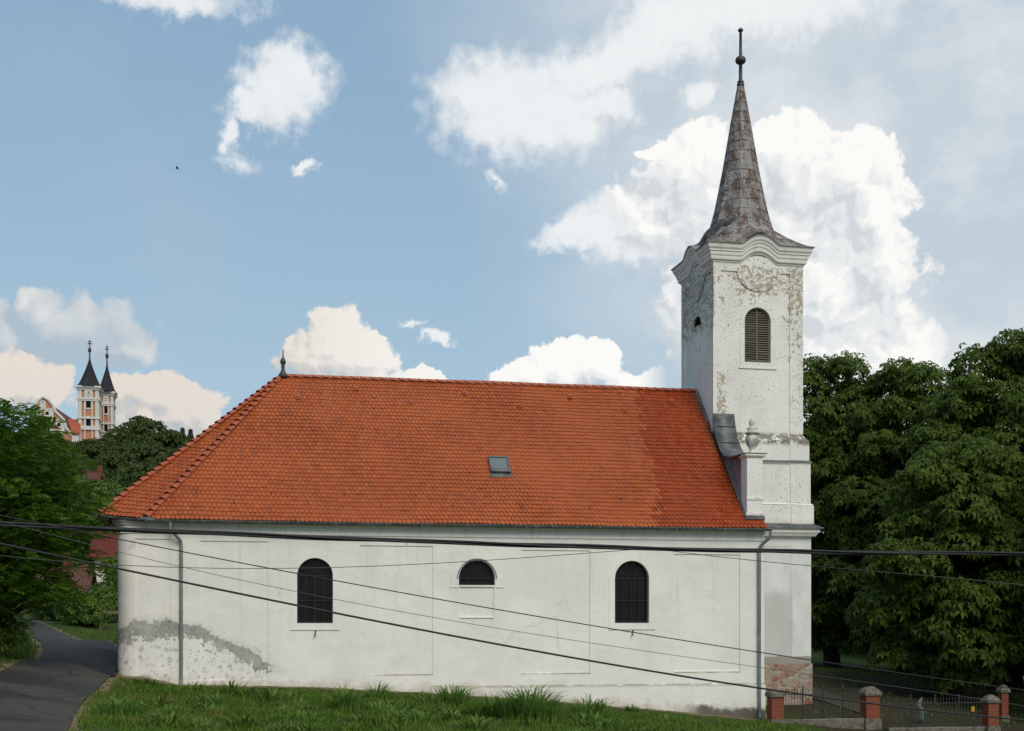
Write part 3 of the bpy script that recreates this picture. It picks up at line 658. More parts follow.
mb.f = [(i * (NC + 1) + k, i * (NC + 1) + k + 1, (i + 1) * (NC + 1) + k + 1, (i + 1) * (NC + 1) + k) for i in range(NR - 1) for k in range(NC)]; mb.m = [0] * len(mb.f)
tag(mb.build('road', M_ASPH, smooth=True), 'damp dark asphalt lane curving behind the church', 'road', kind='structure')
# pale path on the slope behind the tower
mb = MB(); pa = [Vector(w(*p)).to_2d() for p in [(806, 676, 60), (830, 682, 57), (850, 692, 54.5), (880, 704, 52)]]
pb_ = [Vector(w(*p)).to_2d() for p in [(806, 690, 56), (822, 694, 54), (838, 702, 52), (860, 712, 50)]]
pa = resample(pa, 16); pb_ = resample(pb_, 16)
for a, b in zip(pa, pb_):
    for k in range(4): q = a.lerp(b, k / 3); mb.v.append((q.x, q.y, hz(q.x, q.y) + .06))
mb.f = [(i * 4 + k, i * 4 + k + 1, (i + 1) * 4 + k + 1, (i + 1) * 4 + k) for i in range(15) for k in range(3)]; mb.m = [0] * len(mb.f)
tag(mb.build('path', M_PATH, smooth=True), 'pale footpath sloping down beside the tower', 'path', kind='structure')

# ------------------------------------------------------------------ the church
CH = thing('church', 'long white church with orange tiled roof and rusty spired tower', 'church', (8, 55.5, -3.2))
YW, YM, YB = 50.0, 55.55, 61.1
EZ, EY, RZ = 3.66, 49.68, 10.04
wall = MB()
W1 = arch(2.29, 3.61, -.12, 1.65); W3 = arch(14.55, 15.94, -.12, 1.62); LU = arch(8.38, 9.78, 1.33, 1.60, top=2.29)
blind = rect(8.42, 9.74, .11, 1.29)
panels = [rect(-3.50, -2.28, -2.28, 2.95), rect(-1.22, 1.23, -2.2, 2.9), rect(4.62, 7.38, -2.08, 2.8), rect(10.8, 13.54, -2.05, 2.70), rect(16.97, 19.72, -2.02, 2.60)]
XL = -3.55
holes = [W1, W3, LU, blind] + panels
wall.plate([(XL, -5), (20.75, -5), (20.75, 3.62), (XL, 3.62)], holes, YW, YW + .06, hole_d=[YW + .34, YW + .34, YW + .34] + [YW + .036] * 6, sides=False)
for pnl in panels + [blind]:
    (x0, z0), (x1, z1) = pnl[0], pnl[2]
    wall.add([(x0 - .02, YW + .036, z0 - .02), (x1 + .02, YW + .036, z0 - .02), (x1 + .02, YW + .036, z1 + .02), (x0 - .02, YW + .036, z1 + .02)], [(0, 1, 2, 3)])
# rounded east end
plan = []
for k in range(13):
    a = math.pi / 2 * k / 12; plan.append((XL - .62 * math.sin(a), YW + .62 * (1 - math.cos(a))))
plan += [(-4.24, 52.6), (-4.30, YM), (-4.24, 2 * YM - 52.6)] + [(x, 2 * YM - y) for x, y in plan[::-1]]
plan += [(20.75, YB), (20.75, YW)]
for i in range(len(plan) - 1):
    (xa, ya), (xb, yb) = plan[i], plan[i + 1]
    wall.add([(xa, ya, -5), (xb, yb, -5), (xb, yb, 3.62), (xa, ya, 3.62)], [(0, 3, 2, 1)])
wall.add([(x, y, 3.62) for x, y in plan], [tuple(range(len(plan)))])
# raised surrounds, plinth band
wall.plate(arch(2.05, 3.85, -.34, 1.68), [arch(2.285, 3.615, -.125, 1.65)], YW - .011, YW)
wall.plate(arch(14.30, 16.19, -.34, 1.65), [arch(14.545, 15.945, -.125, 1.62)], YW - .016, YW)
wall.plate(arch(8.09, 10.07, 1.26, 1.58, top=2.52), [arch(8.375, 9.785, 1.325, 1.60, top=2.295)], YW - .016, YW)
wall.plate(rect(7.3, 20.79, -5, -2.56), [], YW - .035, YW + .01)
wall.box(7.3, 20.79, YW - .05, YW, -2.585, -2.55)
wall.plate(rect(XL, .9, -5, -2.24), [], YW - .02, YW + .01)
nave = wall.build('nave_wall', M_NAVE, CH)
# cornice under the eaves following the wall
co = MB(); prof = [(0, 3.14), (.045, 3.16), (.045, 3.22), (.02, 3.24), (.03, 3.42), (.09, 3.46), (.13, 3.54), (.22, 3.60), (.22, 3.66)]
off = [(20.75, YW)] + [(x, y) for x, y in plan[:17]]
def offs(pts, d):
    out = []
    for i, (x, y) in enumerate(pts):
        a = Vector(pts[max(i - 1, 0)]); b = Vector(pts[min(i + 1, len(pts) - 1)]); t = (b - a).normalized(); out.append((x + t.y * -d * -1, y - t.x * -d * 1)) if False else out.append((x - (-t.y) * -d if False else x + (t.y) * d * -1 * -1, y)) if False else out.append((x + t.y * d * -1 * -1 * (-1) * (-1), y - t.x * d * -1 * -1 * -1 * -1))
    return out
rings = []
for d, z in prof:
    ring = []
    for i, (x, y) in enumerate(off):
        a = Vector(off[max(i - 1, 0)]); b = Vector(off[min(i + 1, len(off) - 1)]); t = (b - a).normalized()
        nrm = Vector((-t.y, t.x)) * -1.0            # travelling west along the south front, outside is to the left
        if nrm.dot(Vector((x, y)) - Vector((8, YM))) < 0: nrm = -nrm
        ring.append((x + nrm.x * d, y + nrm.y * d, z))
    rings.append(ring)
n_ = len(off)
co.add([q for r in rings for q in r], [(i * n_ + k, i * n_ + k + 1, (i + 1) * n_ + k + 1, (i + 1) * n_ + k) for i in range(len(prof) - 1) for k in range(n_ - 1)])
co.build('eaves_cornice', M_TRIM, CH)
# windows
def window(x0, x1, z0, zs, top=None, fan=True, rows=()):
    cx = (x0 + x1) / 2; r = (x1 - x0) / 2; rz = r if top is None else top - zs
    m = MB(); yy = YW + .20
    m.plate(arch(x0, x1, z0, zs, top=top), [arch(x0 + .05, x1 - .05, z0 + .05, zs, top=zs + rz - .05)], yy - .03, yy + .03)
    wn = m.build('window', M_MUNTIN, CH)
    p = MB(); p.plate(arch(x0 - .01, x1 + .01, z0 - .01, zs, top=zs + rz + .01), [], yy + .05, yy + .06); p.build('pane', M_GLASS, wn)
    g = MB(); b = .013
    for q in rows: g.box(x0 + .05, x1 - .05, yy - .02, yy + .02, q - b, q + b)
    for k in (1, 2, 3):
        xx = x0 + (x1 - x0) * k / 4; g.box(xx - b * .8, xx + b * .8, yy - .012, yy + .012, z0 + .05, zs)
    for k in range(1, 6):
        a = math.pi * k / 6; c_, s_ = math.cos(a), math.sin(a)
        g.tube([(cx + .22 * c_ * r, yy, zs + .22 * s_ * rz), (cx + (r - .05) * c_, yy, zs + (rz - .05) * s_)], b * .8, 5)
    g.tube([(cx + .24 * r * math.cos(math.pi * k / 10), yy, zs + .24 * rz * math.sin(math.pi * k / 10)) for k in range(11)], b * .8, 5)
    g.build('glazing_bars', M_MUNTIN, wn)
    return wn
for (x0, x1, z0, zs, top, rows) in ((2.29, 3.61, -.12, 1.65, None, (1.65, .72)), (14.55, 15.94, -.12, 1.62, None, (1.62, .76)), (8.38, 9.78, 1.33, 1.60, 2.29, (1.60,))):
    wn = window(x0, x1, z0, zs, top, True, rows)
    if top is None:
        s_ = MB(); s_.box(x0 - .26, x1 + .26, YW - .036, YW - .017, z0 - .255, z0 - .225); s_.build('sill', M_TRIM, wn)
        hk = MB(); cx = (x0 + x1) / 2 + .02; hk.tube([(cx, YW, z0 - .28), (cx, YW - .09, z0 - .30), (cx - .02, YW - .11, z0 - .42), (cx - .05, YW - .11, z0 - .50)], .022, 6); hk.build('shutter_hook', M_IRON, wn)
    else:
        s_ = MB(); s_.box(x0 + .03, x1 - .03, YW - .035, YW + .03, .075, .112); s_.build('sill', M_TRIM, wn)
        for xx in (x0 - .33, x1 + .05): s_ = MB(); s_.box(xx, xx + .28, YW - .03, YW - .017, 1.24, 1.275); s_.build('label_stop', M_TRIM, wn)
        h = MB(); h.tube([( (x0 + x1) / 2 + .755 * math.cos(math.pi * k / 16), YW - .03, 1.58 + .755 * math.sin(math.pi * k / 16)) for k in range(17)], .022, 6); h.build('hood_mould', M_ZINC, wn)

# ---- roof
APX = Vector((1.92, YM, RZ)); APE = Vector((20.0, YM, RZ))
A0 = Vector((-3.12, EY, EZ)); B0 = Vector((-4.78, 50.36, EZ + .19)); E0 = Vector((20.78, EY, EZ))
mir = lambda p: Vector((p.x, 2 * YM - p.y, p.z))
rf = MB()
def tiles(mb, eL, eR, inside_fn, nrows, wdt=.172, rowh=.226):
    """overlapping beaver-tail tiles laid row by row on the plane through the eave eL-eR and the ridge"""
    u = (eR - eL); L = u.length; u.normalize()
    up = inside_fn['up']; nrm = u.cross(up).normalized()
    if nrm.z < 0: nrm = -nrm
    for r in range(nrows):
        s0 = r * rowh - .06
        o = (wdt / 2 if r % 2 else 0) + random.uniform(-.01, .01)
        nn = int(L / wdt) + 24
        sag = 0
        for c in range(-12, nn):
            x0 = c * wdt + o; xc = x0 + wdt / 2
            if not inside_fn['fn'](xc, s0 + .1): continue
            lift = .042 + random.uniform(-.004, .006); g = .006; tw = random.uniform(-.006, .006); ds = random.uniform(-.010, .010) + .014 * math.sin(xc * .55 + r * .21) + .008 * math.sin(xc * 1.7 - r * .5); wv = .020 * math.sin(xc * .42 + 1.3) * math.sin(s0 * .8 + .4 * math.sin(xc * .23)) + .010 * math.sin(xc * 1.25 + s0 * 1.1); lift += wv + (.02 if random.random() < .012 else 0)
            pts = [(g, .095), (wdt * .14, .030), (wdt * .5, 0), (wdt * .86, .030), (wdt - g, .095)]
            top = [eL + u * (x0 + a) + up * (s0 + b + ds + tw * (a / wdt - .5)) + nrm * ((lift - wv) * (1 - b / .34) + wv) for a, b in pts]
            bot = [q - nrm * .024 for q in top]
            bk = [eL + u * (x0 + wdt - g) + up * (s0 + .34) + nrm * wv, eL + u * (x0 + g) + up * (s0 + .34) + nrm * wv]
            mb.add(top + bot + bk, [(0, 1, 2, 3, 4, 10, 11)] + [(i, i + 5, i + 6, i + 1) for i in range(4)])
def plane_tiles(eL, eR, apexes):
    """eave eL->eR, polygon eL,eR,apexes.. in the plane"""
    u = (eR - eL).normalized(); n = u.cross(apexes[0] - eL).normalized()
    if n.z < 0: n = -n
    up = n.cross(u).normalized()
    if up.z < 0: up = -up
    poly = [(0., -.12)] + [((eR - eL).length, -.12)] + [((p - eL).dot(u), (p - eL).dot(up)) for p in apexes]
    P2 = np.array(poly)
    H = max(p[1] for p in poly)
    def fn(x, s): return bool(inside(P2, np.array([x]), np.array([s]))[0])
    tiles(rf, eL, eR, {'up': up, 'fn': fn}, int(H / .226) + 1)
    return u, up, n
uF, upF, nF = plane_tiles(A0, E0, [E0 + Vector((0, .46, .46 * (RZ - EZ) / (YM - EY))), Vector((20.0, EY + .46, EZ + .46 * (RZ - EZ) / (YM - EY))), APE, APX])
plane_tiles(B0, A0, [APX])
plane_tiles(mir(B0), B0, [APX])
roof = rf.build('roof', M_TILE, CH)
un = MB(); d = Vector((0, 0, -.035)); am, bm_ = mir(A0), mir(B0)
un.add([p + d for p in (A0, E0, APE + Vector((0.0, 0, 0)), APX)], [(0, 1, 2, 3)]); un.add([p + d for p in (B0, A0, APX)], [(0, 1, 2)]); un.add([p + d for p in (bm_, B0, APX)], [(0, 1, 2)])
un.add([p + d for p in (am, bm_, APX)], [(0, 1, 2)])
# soffit closing the eaves
un.build('roof_underlay', M_UNDER, roof)
sf = MB(); d = Vector((0, 0, -.05)); sf.add([p + d for p in (A0, E0)] + [Vector((20.75, YW - .02, EZ - .05)), Vector((XL, YW - .02, EZ - .05))], [(0, 1, 2, 3)]); sf.build('soffit', M_TRIM, roof)
bk = MB(); bk.add([mir(p) for p in (A0, E0, APE, APX)], [(0, 1, 2, 3)]); bk.build('rear_slope', M_TILE, roof)
def caps(mb, p, q, r=.125, step=.36):
    d = (q - p); L = d.length; d.normalize(); side = d.cross(Vector((0, 0, 1))).normalized(); nn = side.cross(d).normalized()
    for i in range(int(L / step)):
        a = p + d * (i * step) ; b = p + d * (i * step + step + .05)
        v = []
        for (pt, rr, lift) in ((a, r * 1.20, .045), (b, r * .86, -.01)):
            for k in range(9):
                t = math.pi * k / 8; v.append(pt + side * rr * math.cos(t) + nn * (rr * .8 * math.sin(t) - .01 + lift))
        base = [x - nn * .02 for x in v[:9]]
        mb.add(v + base, [(k, k + 1, 9 + k + 1, 9 + k) for k in range(8)] + [(k, 18 + k, 18 + k + 1, k + 1) for k in range(8)])
rc = MB(); caps(rc, A0 + Vector((.02, 0, .03)), APX); caps(rc, B0 + Vector((0, 0, .03)), APX); caps(rc, bm_ + Vector((0, 0, .03)), APX); caps(rc, APX + Vector((0.05, 0, -.01)), APE + Vector((0, 0, -.01)), .10, .40)
rc.build('ridge_tiles', M_RIDGE, roof)
def on_roof(px, py):
    d = ray(px, py); t = nF.dot(A0) / nF.dot(d); return d * t
for px, py in [(411, 404), (464.5, 395), (519.5, 407.5), (570, 398.5), (624, 411.5), (671, 403), (299, 399.5), (356, 390.5)]:
    c = on_roof(px, py); v = MB(); v.obox(c + nF * .05 + upF * .02, uF, upF, nF, .10, .10, .035); v.obox(c + nF * .10 + upF * .06, uF, upF, nF, .075, .07, .03); v.build('vent_tile', M_RIDGE, roof)
for i in range(16):
    x = -1.2 + i * 1.36; s = (.95 if i % 2 else 1.5)
    c = A0 + uF * (x + 2.97) + upF * s; v = MB(); v.obox(c + nF * .06, uF, upF, nF, .010, .09, .010); v.obox(c + nF * .085 - upF * .07, uF, upF, nF, .012, .012, .03); v.build('snow_guard', M_BLACKMETAL, roof)
# skylight
c = (on_roof(490, 459) + on_roof(508, 474.5)) / 2; sx = .34; sy = .40
v = MB(); v.obox(c + nF * .06, uF, upF, nF, sx + .06, sy + .06, .075); v.mi = 1; v.obox(c + nF * .142 + upF * .03, uF, upF, nF, sx - .03, sy - .07, .008); v.mi = 0
for s1 in (-1, 1): v.obox(c + nF * .15 + uF * (sx + .02) * s1, uF, upF, nF, .045, sy + .06, .02)
v.obox(c + nF * .15 + upF * (sy + .02), uF, upF, nF, sx - .025, .045, .022); v.obox(c + nF * .15 - upF * (sy + .02), uF, upF, nF, sx - .025, .045, .022)
v.obox(c + nF * .045 - upF * (sy + .17), uF, upF, nF, sx + .12, .11, .012); v.build('skylight', [M_DZINC, M_SKYGLASS], roof)
# finial at the hip point
v = MB(); v.lathe([(.24, -.05), (.17, .08), (.09, .20), (.06, .36), (.085, .39), (.06, .42), (.10, .52), (.125, .60), (.09, .69), (.045, .76), (.028, .80), (.02, 1.06), (.008, 1.10)], APX.x + .05, YM, 14, RZ); v.build('ridge_finial', M_BLACKMETAL, roof, True)
# gutters
gt = MB()
def gutter(p, q, r=.085):
    d = (q - p); L = d.length; d.normalize(); side = Vector((0, 0, 1)).cross(d).normalized()
    n = max(1, int(L / 2.0))
    for i in range(n):
        a = p + d * (L * i / n); b = p + d * (L * (i + 1) / n); v = []
        for pt in (a, b):
            for rr in (r, r - .012):
                for k in range(9): t = math.pi * k / 8; v.append(pt + side * rr * math.cos(t) - Vector((0, 0, rr * math.sin(t))))
        f = [(k, k + 1, 18 + k + 1, 18 + k) for k in range(8)] + [(9 + k, 27 + k, 27 + k + 1, 9 + k + 1) for k in range(8)] + [(0, 18, 27, 9), (8, 17, 35, 26)]
        gt.add(v, f)
        gt.obox(a + d * .02 - Vector((0, 0, .04)), d, side, Vector((0, 0, 1)), .018, r + .01, .055)
    gt.tube([p + side * r, q + side * r], .014, 6); gt.tube([p - side * r, q - side * r], .014, 6)
dn = Vector((0, -.08, -.055))
gutter(A0 + dn, E0 + dn + Vector((.10, 0, 0))); gutter(B0 + Vector((-.08, -.09, -.055)), A0 + dn); gutter(bm_ + Vector((-.16, 0, -.055)), B0 + Vector((-.16, -.02, -.055)))
gt.obox(A0 + dn + Vector((0.05, -.03, .06)), Vector((1, 0, 0)), Vector((0, 1, 0)), Vector((0, 0, 1)), .25, .06, .05)
gt.build('gutter', M_DZINC, CH)
v = MB(); v.tube([(-2.26, 49.60, 3.56), (-2.26, 49.60, 3.30), (-2.20, 49.62, 3.22), (-1.94, 49.84, 2.92), (-1.89, 49.90, 2.80), (-1.89, 49.90, -2.30)], .062, 10)
for z in (2.0, .3, -1.4): v.lathe([(.074, 0), (.074, .05)], -1.89, 49.90, 10, z); v.box(-1.91, -1.87, 49.9, 50.0, z, z + .04)
v.tube([(-1.89, 49.9, -2.2), (-1.89, 49.86, -2.34), (-1.89, 49.74, -2.40)], .066, 10); v.build('downpipe', M_ZINC, CH)
v = MB(); v.tube([(20.85, 49.60, 3.56), (20.85, 49.60, 3.34), (20.80, 49.63, 3.25), (20.56, 49.84, 2.98), (20.50, 49.88, 2.86), (20.50, 49.88, -3.80)], .062, 10)
for z in (2.0, -.4, -2.9): v.lathe([(.074, 0), (.074, .05)], 20.50, 49.88, 10, z); v.box(20.48, 20.52, 49.88, 49.98, z, z + .04)
v.tube([(20.5, 49.88, -3.72), (20.5, 49.84, -3.86), (20.5, 49.72, -3.93)], .066, 10); v.build('downpipe', M_ZINC, CH)

# ---- west gable with its scroll
G0, G1 = 20.02, 20.70
gp = [(50.62, 3.2), (50.62, 6.56), (51.5, 6.62), (52.15, 6.80), (52.62, 7.14), (53.0, 7.62), (53.25, 8.12), (53.42, 8.70), (53.44, 10.0), (53.44, 3.2)]
gp = gp[:8] + [(53.46, 8.70), (53.46, 3.2)]
gb = MB(); gb.plate([(y, z) for y, z in gp], [], 0, G1 - G0, (G0, 0, 0), (0, 1, 0), (0, 0, 1), (1, 0, 0)); gb.plate([(y, z) for y, z in gp], [], 0, .001, (G1, 0, 0), (0, 1, 0), (0, 0, 1), (-1, 0, 0), sides=False)
gable = gb.build('gable_scroll', M_ROUGH, CH)
cv = MB(); top = [(50.45, 6.60)] + gp[2:8]; n_ = len(top)
fine = []
for i in range(n_ - 1):
    for k in range(4): f = k / 4; fine.append((top[i][0] * (1 - f) + top[i + 1][0] * f, top[i][1] * (1 - f) + top[i + 1][1] * f))
fine.append(top[-1]); m_ = len(fine)
vv = [(x, y - .03, z + dz) for dz in (.06, .0) for x in (G0 - .20, G1 + .10) for y, z in fine]
cv.add(vv, [(k, k + 1, m_ + k + 1, m_ + k) for k in range(m_ - 1)] + [(2 * m_ + k, 3 * m_ + k, 3 * m_ + k + 1, 2 * m_ + k + 1) for k in range(m_ - 1)] + [(k, 2 * m_ + k, 2 * m_ + k + 1, k + 1) for k in range(m_ - 1)] + [(m_ + k, m_ + k + 1, 3 * m_ + k + 1, 3 * m_ + k) for k in range(m_ - 1)])
cv.tube([(G0 - .06, y - .03, z + .07) for y, z in fine[8:]], .02, 5)
cv.tube([(x, fine[20][0] - .06, fine[20][1] + .07) for x in (G0 - .05, G1 + .08)], .02, 5); cv.tube([(x, fine[14][0] - .06, fine[14][1] + .07) for x in (G0 - .05, G1 + .08)], .02, 5)
cv.build('metal_cover', M_DZINC, gable, True)
fl = MB()      # lead flashing where the tiles meet the gable and the tower
def rz_(y): return EZ + (y - EY) * (RZ - EZ) / (YM - EY)
ys = [50.05, 51, 52, 53, 54, 55, 55.5]
for i in range(len(ys) - 1):
    a, b = ys[i], ys[i + 1]; xx = G0 - .01 if a < 53.4 else 19.88
    fl.add([(xx - .07, a, rz_(a) + .06), (xx - .07, b, rz_(b) + .06), (xx - .005, b, rz_(b) + .13), (xx - .005, a, rz_(a) + .13)], [(0, 1, 2, 3)])
fl.box(G0 - .10, 20.74, 49.93, 50.02, 4.02, 4.16)
fl.build('flashing', M_DZINC, gable)
pd = MB(); pd.box(G0, 20.68, 50.0, 50.62, 3.3, 6.52); pd.box(G0 - .06, 20.76, 49.94, 50.05, 4.17, 4.28); pd.box(G0 - .02, 20.70, 49.97, 50.05, 4.8, 4.9)
pd.frustum(G0 - .03, 20.72, 49.96, 50.66, 6.50, 6.56, -.05, -.05); pd.box(G0 - .09, 20.80, 49.90, 50.70, 6.56, 6.64)
ped = pd.build('pedestal', M_TOWER, gable)
u = MB(); u.lathe([(.24, 0), (.24, .06), (.13, .10), (.11, .20), (.14, .26), (.23, .40), (.27, .58), (.265, .72), (.22, .76), (.24, .82), (.31, .84), (.31, .88), (.20, .92), (.20, 1.02), (.215, 1.05), (.13, 1.10), (.10, 1.16), (.13, 1.24), (.12, 1.34), (.06, 1.44), (.015, 1.47)], 20.36, 50.3, 20, 6.64)
u.build('urn', M_STONE, gable, True)
pc = MB(); pc.box(G0 - .12, 20.84, 49.87, 50.73, 6.642, 6.665); pc.build('pedestal_cap', M_DZINC, gable)

# ---- tower
TX0, TX1, TY0, TY1 = 19.89, 23.98, 53.5, 57.58
TC = ((TX0 + TX1) / 2, (TY0 + TY1) / 2)
tw = MB()
TWIN = arch(21.33, 22.51, 11.02, 12.79, top=13.36)
tw.plate(rect(TX0 + .03, TX1 - .03, 7.6, 15.6), [TWIN], TY0 + .045, TY0 + .36, sides=False)
def relief(c, half):
    r = .98; cz = 15.02; zt = 14.86
    a0 = math.asin((zt - cz) / r)
    arc = [(c + r * math.cos(a), cz + r * math.sin(a)) for a in [(-math.pi - a0) + (math.pi + 2 * a0) * k / 20 for k in range(21)]]
    return [(c - half + .34, 7.92), (c + half - .60, 7.92), (c + half - .60, zt)] + arc[::-1] + [(c - half + .34, zt)]
rel = relief(TC[0], (TX1 - TX0) / 2)
tw.plate(rect(TX0, TX1, 7.7, 15.5), [rel], TY0, TY0 + .05)
tw.plate(arch(21.12, 22.72, 10.78, 12.80, top=13.60), [arch(21.325, 22.515, 11.015, 12.79, top=13.365)], TY0 + .02, TY0 + .05)
tw.box(21.05, 22.79, TY0 + .0, TY0 + .044, 10.74, 10.80)
# east side
LH = [(55.05, 12.92), (56.05, 12.92)] + [(55.55 + .5 * math.cos(math.pi * k / 10), 12.92 + .42 * math.sin(math.pi * k / 10)) for k in range(11)]
tw.plate(rect(TY0 + .05, TY1 - .03, 3, 15.6), [LH[1:] if False else LH], TX0 + .045, TX0 + .36, (0, 0, 0), (0, 1, 0), (0, 0, 1), (1, 0, 0), sides=False)
rel2 = [(a, b) for a, b in relief(TC[1], (TY1 - TY0) / 2 + .1)]
tw.plate(rect(TY0 + .002, TY1, 3, 15.5), [rel2], TX0, TX0 + .05, (0, 0, 0), (0, 1, 0), (0, 0, 1), (1, 0, 0))
tw.plate([(54.85, 12.80), (56.25, 12.80)] + [(55.55 + .70 * math.cos(math.pi * k / 10), 12.92 + .60 * math.sin(math.pi * k / 10)) for k in range(11)], [LH], TX0 + .02, TX0 + .05, (0, 0, 0), (0, 1, 0), (0, 0, 1), (1, 0, 0))
for (a, b, c_, d_) in ((TX1, TY0, TX1, TY1), (TX0, TY1, TX1, TY1)): tw.add([(a, b, 3), (c_, d_, 3), (c_, d_, 15.5), (a, b, 15.5)], [(0, 1, 2, 3)])
# lower stages
tw.frustum(20.5, 24.16, 53.33, 57.74, 6.82, 7.70, .0, .0); tw.frustum(20.5, 24.16, 53.33, 57.74, 7.70, 7.92, .17, .16)
tw.box(20.5, 24.20, 53.29, 57.78, 4.98, 6.70)
tw.box(20.5, 24.30, 53.20, 57.86, 4.05, 4.93); tw.frustum(20.5, 24.32, 53.18, 57.88, 4.93, 5.00, .08, .08)
tw.box(23.30, 24.22, 53.26, 57.0, 5.02, 6.68); tw.box(23.30, 24.18, 53.30, 57, 6.84, 7.68); tw.box(23.30, 24.33, 53.17, 57, 4.07, 4.90)
tw.plate([(20.7, -1.86), (24.26, -1.86), (24.26, 3.62), (20.7, 3.62)], [rect(20.72, 23.34, -1.55, 3.14)], 53.30, 53.322, sides=False)
tw.add([(20.7, 53.318, -1.6), (23.38, 53.318, -1.6), (23.38, 53.318, 3.2), (20.7, 53.318, 3.2)], [(0, 1, 2, 3)])
tw.add([(24.26, 53.30, -1.86), (24.26, 57.9, -1.86), (24.26, 57.9, 3.62), (24.26, 53.30, 3.62)], [(0, 1, 2, 3)]); tw.add([(24.26, 57.9, -5), (20.0, 57.9, -5), (20.0, 57.9, 3.62), (24.26, 57.9, 3.62)], [(0, 1, 2, 3)])
tower = tw.build('tower', M_TOWER, CH)
pl = MB(); pl.box(20.6, 24.31, 53.26, 57.95, -5, -1.86); pl.build('rubble_plinth', M_RUBBLE, tower)
# ledges
lg = MB(); lg.frustum(20.5, 24.38, 53.10, 57.9, 3.58, 3.74, -.10, -.10); lg.box(20.4, 24.52, 52.98, 58, 3.74, 3.84); lg.frustum(20.4, 24.50, 53.0, 58, 3.84, 3.93, -.10, -.10)
lg.build('ledge_moulding', M_TRIM, tower)
lg = MB(); lg.frustum(20.5, 24.20, 53.28, 57.8, 6.66, 6.75, -.07, -.07); lg.build('string_course', M_TRIM, tower)
ls = MB(); ls.frustum(20.3, 24.68, 52.87, 58.1, 3.932, 4.16, .46, .38); ls.box(20.3, 24.68, 52.87, 58.1, 3.90, 3.932); ls.build('ledge_sheet', M_DZINC, tower)
ls = MB(); ls.frustum(20.42, 24.30, 53.19, 57.9, 6.752, 6.83, .10, .10); ls.build('string_sheet', M_DZINC, tower)
# cornice with a hooded arch on every side
def bumpz(t, h=.43, wd=.86):
    q = abs(t) / wd
    if q >= 1: return 0.
    if q < .72: return h * (1 - .64 * (q / .72) ** 2)
    s = (q - .72) / .28; return h * .36 * (1 - s) ** 1.35
def square_ring(half, z, nb=48, bump_h=.42, scale=1.0):
    ring = []
    for side in range(4):
        for k in range(nb):
            t = -half + 2 * half * k / nb
            x, y = [(t, -half), (half, t), (-t, half), (-half, -t)][side]
            ring.append((TC[0] + x, TC[1] + y, z + bumpz(t / scale, bump_h)))
    return ring
H0 = (TX1 - TX0) / 2
cprof = [(-.02, 15.18), (.03, 15.22), (.03, 15.26), (.11, 15.31), (.13, 15.40), (.13, 15.44), (.17, 15.50), (.19, 15.62), (.23, 15.65), (.23, 15.70), (.29, 15.78), (.32, 15.90), (.34, 15.93), (.34, 15.98), (.1, 16.0)]
cn = MB(); nr = 48 * 4
cn.add([q for d_, z in cprof for q in square_ring(H0 + d_, z)], [(i * nr + k, i * nr + (k + 1) % nr, (i + 1) * nr + (k + 1) % nr, (i + 1) * nr + k) for i in range(len(cprof) - 1) for k in range(nr)])
cn.build('cornice', M_TRIM, tower)
# belfry louvres
lv = MB(); y0 = TY0 + .20
lv.plate(TWIN, [arch(21.39, 22.45, 11.08, 12.79, top=13.30), ], y0 - .05, y0 + .05)
lv.box(21.89, 21.95, y0 - .06, y0 + .03, 11.08, 13.30)
z = 11.13
while z < 13.25:
    hw = .53 if z < 12.79 else .53 * math.sqrt(max(0, 1 - ((z - 12.79) / .52) ** 2))
    if hw > .1:
        for (xa, xb) in ((21.92 - hw, 21.885), (21.955, 21.92 + hw)):
            if xb - xa > .05:
                j = random.uniform(-.012, .012)
                lv.add([(xa, y0 - .05, z - .03 + j), (xb, y0 - .05, z - .03 - j), (xb, y0 + .05, z + .05 - j), (xa, y0 + .05, z + .05 + j), (xa, y0 - .05, z - .012 + j), (xb, y0 - .05, z - .012 - j), (xb, y0 + .05, z + .068 - j), (xa, y0 + .05, z + .068 + j)], [(0, 3, 2, 1), (4, 5, 6, 7), (0, 1, 5, 4), (1, 2, 6, 5), (2, 3, 7, 6), (3, 0, 4, 7)])
    z += .098
lw = lv.build('louvre_window', M_WOOD, tower)
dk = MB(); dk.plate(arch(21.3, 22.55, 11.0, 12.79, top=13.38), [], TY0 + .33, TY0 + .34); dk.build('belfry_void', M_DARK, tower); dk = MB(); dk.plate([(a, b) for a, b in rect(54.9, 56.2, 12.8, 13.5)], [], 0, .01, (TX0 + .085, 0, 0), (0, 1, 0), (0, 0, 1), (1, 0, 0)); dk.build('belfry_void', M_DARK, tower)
# skirt roof + octagonal spire
SO = 1.29; Z1 = 17.2
sk = MB(); sk.mi = 0
def oct_r(a, ap): k = (a + math.pi / 8) % (math.pi / 4) - math.pi / 8; return ap / math.cos(k)
base_ring = square_ring(H0 + .38, 15.985, 48); NS = nr
tt = [0, .18, .38, .58, .78, .92, 1.0]; rings = []
for t in tt:
    ring = []
    for (x, y, z) in base_ring:
        dx_, dy_ = x - TC[0], y - TC[1]; a = math.atan2(dy_, dx_); r0 = math.hypot(dx_, dy_); r1 = oct_r(a, SO)
        tg = min(max(abs(dx_), abs(dy_)), 9); lat = dy_ if abs(dx_) >= abs(dy_) else dx_
        r_ = r0 * (1 - t) + r1 * t
        zz_ = 15.985 + (Z1 - 15.985) * (t ** 1.35) + (z - 15.985) * (1 - t) ** 1.1
        ring.append((TC[0] + math.cos(a) * r_, TC[1] + math.sin(a) * r_, zz_))
    rings.append(ring)
